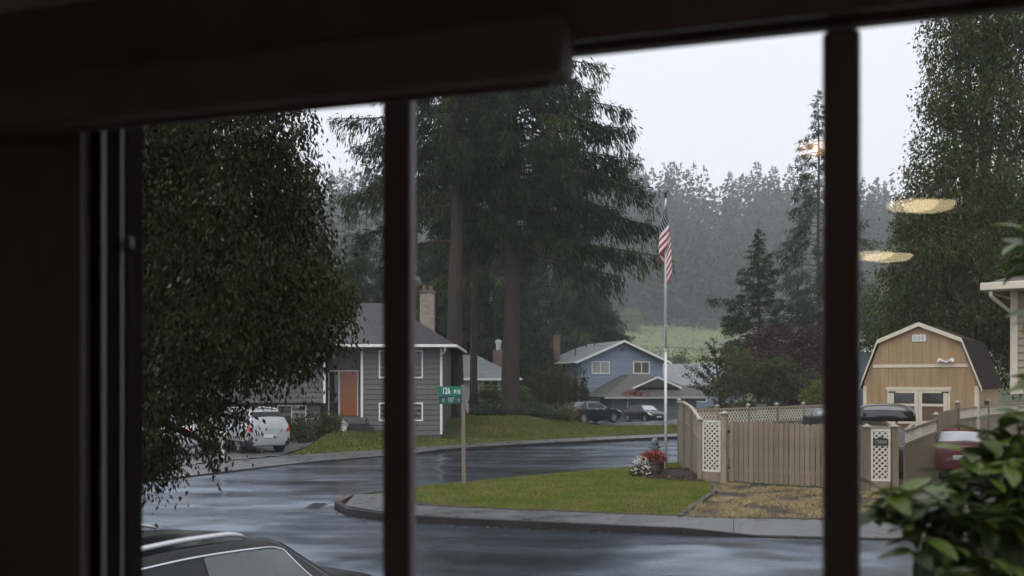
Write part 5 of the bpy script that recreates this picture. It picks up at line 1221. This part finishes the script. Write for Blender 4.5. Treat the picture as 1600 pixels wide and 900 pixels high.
# flower barrel, white flowers, hydrant
def blossoms(name, label, loc, r, hh, n, m, seed, base=None):
    rr = np.random.default_rng(seed); P = rr.normal(0, 1, (n, 3)); P = norm(P) * rr.uniform(.6, 1, (n, 1)) * [r, r, hh]; P[:, 2] = np.abs(P[:, 2])
    fl_ = quads(P, P + rr.normal(0, .3, P.shape), np.full(n, .055), np.full(n, .06), rr, .4)
    P2 = norm(rr.normal(0, 1, (n, 3))) * rr.uniform(.4, .95, (n, 1)) * [r, r, hh]; P2[:, 2] = np.abs(P2[:, 2]) * .8
    return fl_, quads(P2, rr.normal(0, 1, P2.shape), np.full(n, .05), np.full(n, .09), rr)
fb = empty('flower_barrel', (4.42, 31.2, .13), 0, 'grey half barrel brimming with red flowers beside the flagpole', 'planter')
G().lathe([(.001, 0), (.27, 0), (.33, .18), (.345, .38), (.33, .46), (.30, .46), (.30, .40), (.001, .40)], n=24).obj('barrel', m_pot, fb, smooth=True)
for zz, r_ in ((.10, .312), (.36, .352)): G().lathe([(r_ - .01, -.02), (r_, -.02), (r_, .02), (r_ - .01, .02)], (0, 0, zz), 24).obj('hoop', m_iron, fb)
a, b = blossoms('b', '', 0, .46, .34, 620, None, 31)
leaf_obj('blossoms', a + [0, 0, .45], m_petal_r, fb); leaf_obj('leaves', b + [0, 0, .43], m_hedge, fb)
wf = empty('white_flower_plant', (3.98, 30.85, .13), 0, 'mound of white flowers left of the red flower barrel', 'plant')
a, b = blossoms('b', '', 0, .33, .56, 420, None, 32); leaf_obj('blossoms', a[:1000] + [0, 0, .06], m_petal_w, wf); leaf_obj('leaves', np.concatenate([b, b * [1.1, 1.1, .6]]) + [0, 0, .02], m_hedge, wf)
hy = empty('fire_hydrant', (5.08, 35.4, .13), 0, 'grey-green fire hydrant standing behind the flower barrel', 'hydrant')
G().lathe([(.16, 0), (.16, .05), (.12, .06), (.115, .42), (.15, .43), (.15, .47), (.125, .48), (.13, .74), (.17, .75), (.17, .79), (.13, .80), (.12, .86), (.06, .93), (.03, .94), (.03, .985), (.001, .99)], n=20).obj('barrel', m_hydrant, hy, smooth=False)
for s in (-1, 1): G().tube([(s * .10, 0, .62), (s * .2, 0, .62)], [.06, .055], 10).obj('outlet', m_hydrant, hy)
G().tube([(0, -.1, .6), (0, -.2, .6)], [.075, .07], 12).obj('front_outlet', m_hydrant, hy)
# utility box, mailbox, wire
ub = empty('utility_box', (16.9, 67.6, gz(16.9, 67.6)), 0, 'pale green utility box poking up behind the lattice fence', 'utility box')
zt_ = at(0, 632, 67.6).z - gz(16.9, 67.6)
bx('cabinet', mat('pale_green_enamel', (.42, .47, .43), .4, .06, 3), ub, -.3, .3, -.25, .25, -.1, zt_ - .06, bevel=.02); bx('lid', m_galv, ub, -.36, .36, -.31, .31, zt_ - .058, zt_ + .04, bevel=.02)
p = at(348, 730, 36.6); mb = empty('mailbox', (p.x, p.y, 0.1), 0, 'white mailbox on a white post at the kerb behind the maple leaves', 'mailbox')
bx('post', m_white, mb, -.05, .05, -.05, .05, -.3, .85); G().prism([(-.1, -.25, .9), (.1, -.25, .9), (.1, -.25, 1.05), (.06, -.25, 1.13), (-.06, -.25, 1.13), (-.1, -.25, 1.05)], (0, .5, 0)).obj('box', m_white, mb); bx('arm', m_white, mb, -.04, .04, -.2, .2, .852, .898)
g = G(); P0, P1 = at(780, 489, 150), at(1330, 489, 150)
g.tube([P0.lerp(P1, q / 20) + Vector((0, 0, -1.0 * (1 - (2 * q / 20 - 1) ** 2) + .5)) for q in range(21)], .05, 5)
tag(g.obj('power_line', m_wire), 'thin power line crossing in front of the wooded hill', 'cable')

# ------------------------------------------------------------------ cars (local: +x forward, +y left, origin on the ground)
def cr(P, t):
    """Catmull-Rom through the rows of P at real-valued indices t (softened at the ends)"""
    P = np.asarray(P, float); n = len(P); t = np.clip(np.asarray(t, float), 0, n - 1 - 1e-9); i = t.astype(int); f = (t - i)
    f = f.reshape(f.shape + (1,) * (P.ndim - 1)); g_ = lambda j: P[np.clip(j, 0, n - 1)]
    p0, p1, p2, p3 = g_(i - 1), g_(i), g_(i + 1), g_(i + 2); T = .42
    m1, m2 = T * (p2 - p0), T * (p3 - p1)
    return (2 * f**3 - 3 * f**2 + 1) * p1 + (f**3 - 2 * f**2 + f) * m1 + (-2 * f**3 + 3 * f**2) * p2 + (f**3 - f**2) * m2
SEDAN = dict(st=[(-2.40, .46, .70, .72, .60, .78), (-2.34, .30, .84, .86, .72, .97), (-1.95, .22, .90, .94, .74, 1.06), (-1.62, .20, .91, .96, .73, 1.09), (-.88, .20, .91, .97, .57, 1.40), (-.25, .20, .91, .96, .59, 1.455),
                 (.32, .20, .91, .95, .57, 1.41), (1.12, .20, .91, .93, .73, 1.02), (1.75, .21, .90, .87, .72, .93), (2.22, .26, .84, .74, .64, .80), (2.40, .42, .66, .62, .50, .66)],
             rear=(3, 4), wind=(6, 7), side=[(3.75, 4.72, 4.05, 4.78), (4.80, 5.85, 4.84, 5.85), (5.93, 6.72, 5.93, 6.35)], wr=.33, wx=(-1.42, 1.43), trunk=True)
SUV = dict(st=[(-2.38, .50, .74, .85, .66, .98), (-2.34, .32, .88, 1.04, .74, 1.16), (-2.22, .28, .92, 1.10, .72, 1.42), (-1.98, .26, .94, 1.12, .64, 1.66), (-1.3, .25, .95, 1.12, .65, 1.72), (-.5, .25, .95, 1.11, .66, 1.745),
               (.30, .25, .95, 1.10, .65, 1.71), (.74, .25, .95, 1.09, .63, 1.63), (1.40, .25, .95, 1.08, .80, 1.21), (1.86, .26, .94, 1.04, .78, 1.14), (2.25, .32, .88, .92, .70, 1.04), (2.42, .48, .72, .70, .55, .80)],
           rear=(2, 3), wind=(7, 8), side=[(3.15, 3.98, 3.3, 3.95), (4.08, 5.1, 4.05, 5.1), (5.2, 7.7, 5.22, 7.0)], wr=.37, wx=(-1.42, 1.45), trunk=False)
HATCH = dict(st=[(-2.0, .48, .74, .72, .62, .80), (-1.97, .32, .85, .90, .74, 1.00), (-1.75, .26, .88, .96, .70, 1.10), (-1.25, .22, .89, .97, .60, 1.42), (-.7, .22, .89, .96, .60, 1.48), (-.1, .22, .89, .95, .60, 1.475), (.35, .22, .89, .94, .58, 1.42),
                 (1.1, .22, .89, .93, .72, 1.03), (1.6, .23, .88, .86, .70, .94), (1.95, .28, .82, .74, .62, .80), (2.1, .44, .66, .62, .5, .66)],
             rear=(2, 3), wind=(6, 7), side=[(2.95, 3.8, 3.05, 3.75), (3.9, 4.85, 3.9, 4.85), (4.95, 6.75, 4.95, 6.3)], wr=.31, wx=(-1.25, 1.3), trunk=False)
def car(label, spec, loc, heading, pm, glass=None, roofrail=None, chrome=None, fine=1, tail=None, plate=True, wsm=None, rwm=None, name='parked_car', group='parked cars', sc=1.0, tails=None):
    st = np.array(spec['st']); n = len(st)
    rows = []
    for x, zs, w_, zb_, wt, zt_ in st:
        rows.append([(x, 0, zs), (x, w_ * .88, zs), (x, w_, zs + .16), (x, w_ * 1.005, (zs + zb_) / 2 + .1), (x, w_ * .965, zb_), (x, wt + (w_ * .965 - wt) * .06, zt_ - .045 - (zt_ - zb_) * .02), (x, wt * .80, zt_ - .005), (x, 0, zt_ + .018)])
    CP = np.array(rows)                                              # stations x 8 x 3
    def surf(u, v):                                                  # u, v same-shape arrays
        u = np.asarray(u, float); v = np.asarray(v, float); A = cr(CP, u.ravel()); o = np.empty((u.size, 3))
        for i in range(u.size): o[i] = cr(A[i], v.ravel()[i:i + 1])[0]
        return o.reshape(u.shape + (3,))
    root = empty(name, loc, heading, label, 'car', group); root.scale = (sc,) * 3
    U = np.linspace(0, n - 1, (n - 1) * 5 * fine + 1); Vv = np.linspace(0, 7, 7 * 4 * fine + 1)
    A = cr(CP, U); Gd = np.stack([cr(a, Vv) for a in A])             # nu x nv x 3
    M_ = Gd[:, ::-1][:, 1:].copy(); M_[..., 1] *= -1
    full = np.concatenate([Gd, M_[:, :-1]], 1); nu_, nv_ = full.shape[:2]
    i = np.arange(nu_ * nv_).reshape(nu_, nv_); j = np.roll(i, -1, 1)
    Fs = np.stack([i[:-1], i[1:], j[1:], j[:-1]], -1).reshape(-1, 4)
    me = bpy.data.meshes.new('body'); me.from_pydata(full.reshape(-1, 3).tolist(), [], [tuple(f) for f in Fs.tolist()] + [tuple(i[0].tolist()), tuple(i[-1][::-1].tolist())]); me.update()
    body = link('body', me, pm, root, smooth=True)
    def patch(name, u0b, u1b, u0t, u1t, v0, v1, m, off, parent, nu=14, nv=7, mirror=True, smooth=True):
        obs = []
        a = np.linspace(0, 1, nu)[None, :]; b = np.linspace(0, 1, nv)[:, None]
        u = (u0b + (u1b - u0b) * a) * (1 - b) + (u0t + (u1t - u0t) * a) * b; v = v0 + (v1 - v0) * b + 0 * a
        P = surf(u, v)
        du = np.gradient(P, axis=1); dv = np.gradient(P, axis=0); nn = norm(np.cross(du, dv)); 
        if (nn[..., 1].mean() < 0 and abs(nn[..., 1].mean()) > .15) or (abs(nn[..., 1].mean()) <= .15 and nn[..., 2].mean() < 0): nn = -nn
        P = P + nn * off
        for s in ((1, -1) if mirror else (1,)):
            Q = P * [1, s, 1]; ii = np.arange(nu * nv).reshape(nv, nu); Fq_ = np.stack([ii[:-1, :-1], ii[:-1, 1:], ii[1:, 1:], ii[1:, :-1]], -1).reshape(-1, 4)
            if s < 0: Fq_ = Fq_[:, ::-1]
            obs.append((link(name, np_mesh(name, Q.reshape(-1, 3), Fq_, smooth), m, parent), Q))
        return obs
    gl = glass or m_carglass
    for qi, (a, b, c, d_) in enumerate(spec['side']): patch('side_window', a, b, c, d_, 4.10, 4.86, gl if qi == 2 else m_carglass, .006, root)
    if chrome:
        s0, s1 = spec['side'][0], spec['side'][-1]; q = np.linspace(0, 1, 40)
        for s in (1, -1):
            top = surf(s0[2] + (s1[3] - s0[2]) * q - .05, np.full(40, 4.90)); fr = surf(s1[3] + (s1[1] - s1[3]) * np.linspace(0, 1, 14), 4.90 + (4.06 - 4.90) * np.linspace(0, 1, 14)); bot = surf(s1[1] + (s0[0] - s1[1]) * q, np.full(40, 4.06))
            rear_ = surf(s0[0] + (s0[2] - s0[0]) * np.linspace(0, 1, 10), 4.06 + .84 * np.linspace(0, 1, 10))
            pts = np.concatenate([top, fr, bot, rear_]) * [1, s, 1]; pts[:, 1] += s * .008
            G().tube([tuple(p_) for p_ in pts], .011, 6).obj('window_trim', m_chrome, body, smooth=True)
    def across(name, ua, ub, m, lo=.12, hi=.92, vspan=5.25):
        a, b = (ua + (ub - ua) * lo, ua + (ub - ua) * hi); q = np.linspace(0, 1, 9)[:, None]; vv = np.concatenate([np.linspace(vspan, 7, 8)])[None, :]
        P = surf(a + (b - a) * q + 0 * vv, vv + 0 * q); Pm = P[:, ::-1][:, 1:].copy(); Pm[..., 1] *= -1; P = np.concatenate([P, Pm], 1)
        nn = norm(np.cross(np.gradient(P, axis=1), np.gradient(P, axis=0)));  nn = nn if nn[..., 2].mean() > 0 else -nn
        P = P + nn * .008; ii = np.arange(P.shape[0] * P.shape[1]).reshape(P.shape[:2])
        return link(name, np_mesh(name, P.reshape(-1, 3), np.stack([ii[:-1, :-1], ii[:-1, 1:], ii[1:, 1:], ii[1:, :-1]], -1).reshape(-1, 4), True), m, root)
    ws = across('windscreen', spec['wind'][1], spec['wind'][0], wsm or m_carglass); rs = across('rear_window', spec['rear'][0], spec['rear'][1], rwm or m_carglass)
    wq = st[3][2]
    if spec is SUV: patch('cladding', .35, n - 1.35, .35, n - 1.35, .9, 2.25, m_plastic, .006, root, nu=60, nv=6)
    for wx in spec['wx']:
        for s in (1, -1):
            r_ = spec['wr']
            G().lathe([(.001, 0), (r_ + .06, 0), (r_ + .065, -.02), (r_ + .05, -.2)], (wx, s * (wq + .006), r_ + .01) if s > 0 else (wx, s * (wq + .006), r_ + .01), 26, 'y').obj('wheel_arch', m_plastic, body) if s > 0 else \
                G().lathe([(.001, 0), (r_ + .06, 0), (r_ + .065, .02), (r_ + .05, .2)], (wx, s * (wq + .006), r_ + .01), 26, 'y').obj('wheel_arch', m_plastic, body)
            wh = empty('wheel', (wx, s * (wq + .0), r_), parent=root)
            G().lathe([(r_ * .62, .018 * s), (r_ * .9, .022 * s), (r_, .0), (r_, -.18 * s), (r_ * .6, -.19 * s)], (0, 0, 0), 26, 'y').obj('tyre', m_tyre, wh, smooth=True)
            g = G(); g.lathe([(r_ * .70, .020 * s), (r_ * .66, .024 * s), (r_ * .60, .012 * s), (r_ * .58, -.03 * s)], (0, 0, 0), 26, 'y'); g.lathe([(.001, .024 * s), (r_ * .16, .022 * s), (r_ * .18, -.02 * s)], (0, 0, 0), 12, 'y')
            for q in range(6):
                t_ = q * math.pi / 3 + .2; c_, s_ = math.cos(t_), math.sin(t_); w2 = .038
                pts = [(r_ * .12 * c_ - w2 * s_, .018 * s, r_ * .12 * s_ + w2 * c_), (r_ * .64 * c_ - w2 * s_, .014 * s, r_ * .64 * s_ + w2 * c_), (r_ * .64 * c_ + w2 * s_, .014 * s, r_ * .64 * s_ - w2 * c_), (r_ * .12 * c_ + w2 * s_, .018 * s, r_ * .12 * s_ - w2 * c_)]
                g.prism(pts, (0, -.03 * s, 0))
            g.obj('rim', m_rim, wh)
    # lamps, plates, mirrors, handles
    patch('tail_lamp', .12, 1.75 if spec is not SUV else 1.5, .12, 1.9 if spec is not SUV else 1.6, 3.42, 4.35, tails or m_tail, .008, root, nu=8, nv=5)
    N = n - 1
    patch('head_lamp', N - 1.75, N - .35, N - 1.9, N - .75, 3.55, 4.45, m_lamp, .008, root, nu=8, nv=5)
    if plate:
        bx('licence_plate', m_plate, root, st[0][0] - .035, st[0][0] - .012, -.26, .26, .62, .75); bx('licence_plate', m_plate, root, st[-1][0] + .012, st[-1][0] + .035, -.26, .26, .46, .58)
    g = G(); g.box(st[-1][0] - .03, st[-1][0] + .014, -.52, .52, .34, .44); g.obj('lower_grille', m_plastic, root); bx('grille', m_plastic, root, st[-1][0] - .06, st[-1][0] + .006, -.42, .42, .60, .72)
    uu = spec['side'][-1][1]
    for s in (1, -1):
        pm_ = surf(np.array([uu - .12]), np.array([4.05]))[0]
        G().tube([(pm_[0], s * pm_[1], pm_[2] + .02), (pm_[0], s * (pm_[1] + .08), pm_[2] + .05)], .03, 6).obj('mirror_arm', pm, body)
        g = G(); g.lathe([(.001, -.11), (.07, -.10), (.085, 0), (.07, .10), (.001, .11)], (0, 0, 0), 12, 'y'); mo = g.obj('mirror', pm, root, (pm_[0], s * (pm_[1] + .16), pm_[2] + .07), smooth=True); mo.scale = (.75, 1, .85)
        for (a, b, c, d_) in spec['side'][-2:]:
            ph2 = surf(np.array([a + .28]), np.array([3.78]))[0]; G().tube([(ph2[0] - .1, s * (ph2[1] + .022), ph2[2]), (ph2[0] + .1, s * (ph2[1] + .022), ph2[2] + .005)], .016, 6).obj('door_handle', m_chrome if chrome else pm, body)
    if roofrail:
        uA, uB = (3.3, 6.0) if spec is SUV else (3.4, 5.9)
        for s in (1, -1):
            q = np.linspace(0, 1, 24); P = surf(uA + (uB - uA) * q, np.full(24, 5.55)) * [1, s, 1]; P[:, 2] += .06 * np.clip(np.minimum(q, 1 - q) * 9, .05, 1) ** .5
            G().tube([tuple(p_) for p_ in P], [.012 + .014 * min(1, min(a, 1 - a) * 8) for a in q], 8).obj('roof_rail', roofrail, root, smooth=True)
    # sunken wiper line and antenna fin
    P = surf(np.full(2, spec['wind'][1] - .06), np.array([5.6, 6.9])); G().tube([tuple(P[0] + [0, 0, .02]), tuple(P[1] + [0, 0, .02])], .012, 5).obj('wiper', m_plastic, body)
    ur = spec['rear'][1] + .35; P = surf(np.array([ur]), np.array([7.0]))[0]
    G().prism([(P[0] - .12, -.02, P[2] - .01), (P[0] + .12, -.02, P[2] - .01), (P[0] - .06, -.02, P[2] + .06), (P[0] - .11, -.02, P[2] + .06)], (0, .04, 0)).obj('antenna_fin', pm, body)
    return root

# near SUV below the window
hd = math.atan2(.876, .482)
sx_, sy_ = -2.66, 9.6; dv = Vector((math.cos(hd), math.sin(hd))); rv = Vector((dv.y, -dv.x))
org = Vector((sx_, sy_)) - dv * .20 - rv * .60
car('black SUV with bright roof rails parked close below the window', SUV, (org.x, org.y, gz(org.x, org.y) + .0), hd, p_black, glass=m_carglass_g, roofrail=m_railw, chrome=True, fine=2, group=None, sc=1.03)
p = at(921, 664, 67.6)
car('black sedan parked before the hedge, seen from its rear corner', SEDAN, (p.x, p.y, gz(p.x, p.y) + .06), R(40), p_black, chrome=True)
p = at(1007, 657, 86)
car('dark compact wagon facing out of the blue house driveway', HATCH, (p.x, p.y, gz(p.x, p.y) + .06), R(-62), p_navy, roofrail=m_plastic, wsm=m_wet_skyglass)
p = at(384, 690, 42.0)
car('white SUV in the grey house driveway half hidden by maple leaves', SUV, (p.x, p.y, gz(p.x, p.y) + .06), R(128), p_white, roofrail=m_railw)
p = at(262, 690, 40.5)
car('white car at the far end of the driveway behind the maple', SEDAN, (p.x, p.y, gz(p.x, p.y) + .06), R(150), p_white)
m_tail_p = mat('pale_pink_tail_lamp', (.62, .32, .30), .15, .2, 8, coat=.6)
p = at(1492, 740, 31.0)
car('dark red hatchback parked by the receding fence behind the leaves', HATCH, (p.x, p.y, gz(p.x, p.y) + .03), R(72), p_red, tails=m_tail_p, rwm=m_wet_skyglass)
# SUV with roof box behind the gate
p = at(1372, 700, 31.2); rbz = gz(p.x, p.y)
rc = car('charcoal SUV behind the gate carrying a black roof box', SUV, (p.x, p.y, rbz - .12), R(-22), p_dark, roofrail=m_plastic)
rb = empty('roof_box', (p.x, p.y, rbz + 1.70), R(-22), 'glossy black roof box on the SUV behind the gate', 'roof box')
prof = [(-.62, .16, .24), (-.60, .34, .36), (-.4, .44, .42), (.2, .48, .43), (.7, .45, .42), (1.0, .34, .36), (1.1, .16, .24)]
V = []; nn_ = 18
for x, hh, ww in prof:
    for q in range(nn_):
        t_ = 2 * math.pi * q / nn_; c_, s_ = math.cos(t_), math.sin(t_); V.append((x, ww * math.copysign(abs(c_) ** .55, c_), .10 + (hh if s_ > 0 else .10) * math.copysign(abs(s_) ** .7, s_)))
Fs = [(i * nn_ + q, i * nn_ + (q + 1) % nn_, (i + 1) * nn_ + (q + 1) % nn_, (i + 1) * nn_ + q) for i in range(len(prof) - 1) for q in range(nn_)] + [tuple(range(nn_)), tuple((len(prof) - 1) * nn_ + q for q in range(nn_))[::-1]]
me = G().add(V, Fs).mesh('shell'); so = link('shell', me, mat('gloss_black_box', (0.012, 0.012, 0.013), 0.12, 0.05, 3, coat=1.0), rb, smooth=True); sm = so.modifiers.new('sub', 'SUBSURF'); sm.levels = 2; sm.render_levels = 2
for x in (-.5, .55): bx('crossbar', m_iron, rb, x - .03, x + .03, -.62, .62, -.03, .0)
G().tube([(-.2, -.25, .44), (.45, -.22, .41)], .012, 5).obj('ridge', m_plastic, rb)
# dark grill under a cover, left of the mullion
p = at(1272, 655, 33.0); gc = empty('covered_grill', (p.x, p.y, gz(p.x, p.y)), 0, 'black covered grill with a shiny lid showing above the gate pickets', 'grill')
zt_ = at(0, 641, 33).z - gz(p.x, p.y)
g = G(); g.box(-.3, .55, -.3, .3, -.1, zt_ - .18); g.obj('cover', m_plastic, gc, bevel=.06)
G().lathe([(.30, 0), (.29, .1), (.2, .2), (.001, .24)], (.2, 0, zt_ - .18), 16).obj('lid', mat('grill_lid', (.20, .21, .23), .25, .1, 3, metal=.6), gc, smooth=True)

# ------------------------------------------------------------------ shrub right outside the window
fs_base = at(1640, 1030, 3.0)
fs = empty('leafy_shrub', (fs_base.x, fs_base.y, gz(fs_base.x, fs_base.y)), 0, 'blurred glossy green shrub crowding the lower right window pane', 'shrub')
def leaf_shape():
    V = []; Fs = []; nl = 9
    for i in range(nl):
        s = i / (nl - 1); w_ = .62 * math.sin(math.pi * min(1, s * .96 + .02)) ** .75 * (1 - .25 * s); z = -.22 * s * s
        V += [(s, -w_ * .42, z + .05 * w_), (s, 0, z - .02), (s, w_ * .42, z + .05 * w_)]
    for i in range(nl - 1):
        a = i * 3; Fs += [(a, a + 1, a + 4, a + 3), (a + 1, a + 2, a + 5, a + 4)]
    me = G().add(V, Fs).mesh('leaf'); me.polygons.foreach_set('use_smooth', np.ones(len(me.polygons), bool)); return me
LM = []
for nm, col, col2 in (('a', (.048, .080, .017), (.090, .140, .028)), ('b', (.085, .13, .022), (.15, .215, .035)), ('c', (.028, .045, .014), (.045, .07, .02))):
    me = leaf_shape(); me.materials.append(mat('glossy_shrub_leaf_' + nm, col, .36, .3, 6, transl=.22, col2=col2)); LM.append(me)
rn = random.Random(77); ofs = Vector(fs.location)
tipsx = [(1352, 790, 2.75), (1375, 765, 2.75), (1405, 772, 2.8), (1440, 765, 2.7), (1470, 790, 2.7), (1485, 740, 2.85), (1505, 700, 2.9), (1530, 670, 2.95), (1560, 655, 3.0), (1590, 640, 3.0), (1620, 640, 3.0), (1540, 740, 2.8), (1575, 720, 2.8),
         (1600, 690, 2.9), (1400, 820, 2.7), (1440, 840, 2.65), (1480, 850, 2.7), (1520, 810, 2.7), (1560, 800, 2.75), (1590, 780, 2.75), (1530, 870, 2.65), (1570, 880, 2.7), (1600, 850, 2.7), (1420, 862, 2.65), (1505, 895, 2.6), (1560, 760, 2.9), (1610, 740, 2.9),
         (1500, 760, 2.95), (1450, 805, 2.9), (1545, 840, 2.9), (1585, 830, 2.9), (1598, 350, 2.9), (1610, 380, 2.95), (1625, 600, 3.0), (1630, 480, 3.0)]
gst = G()
for ti, (px, py, D) in enumerate(tipsx):
    tip = at(px, py, D); st_ = Vector((fs_base.x, fs_base.y, .3)); j = at(1600 + rn.uniform(-40, 60), 930, 2.95)
    if py < 620: j = at(1650, 620, 3.0)
    c1 = j.lerp(tip, .55) + Vector((0, 0, .06)); path = [st_, j, c1, tip]
    gst.tube([tuple(q - ofs) for q in path], [.012, .008, .005, .003], 5)
    nleaf = rn.randint(11, 15)
    for q in range(nleaf):
        s = 1 - (q / nleaf) * .75; pos = c1.lerp(tip, s) if s > .3 else c1
        pos = c1.lerp(tip, max(0, s)); az = q * 2.4 + rn.uniform(-.4, .4); el = rn.uniform(-.9, .35) if q > 2 else rn.uniform(-.3, .6)
        if py > 830: el -= .5
        lf_ = link('leaf', LM[rn.choices((0, 1, 2), (5, 3.6, 2.6))[0]], None, fs, tuple(pos - ofs), (rn.uniform(-.5, .5), -el, az)); L_ = rn.uniform(.07, .125); lf_.scale = (L_, L_, L_)
gst.obj('stems', m_stem, fs)

# ------------------------------------------------------------------ damp air
hz = G().box(-650, 650, -70, 812, -1.6, 186).obj('haze', None)
hm = bpy.data.materials.new('damp_haze'); hm.use_nodes = True; t = hm.node_tree; t.nodes.clear()
o_ = t.nodes.new('ShaderNodeOutputMaterial'); pv = t.nodes.new('ShaderNodeVolumePrincipled'); pv.inputs['Color'].default_value = (.93, .97, 1.0, 1); pv.inputs['Density'].default_value = .00048
t.links.new(pv.outputs[0], o_.inputs['Volume']); hz.data.materials.append(hm); tag(hz, 'thin damp haze in the air', 'haze', None, 'stuff')
try: hm.cycles.homogeneous_volume = True
except Exception: pass
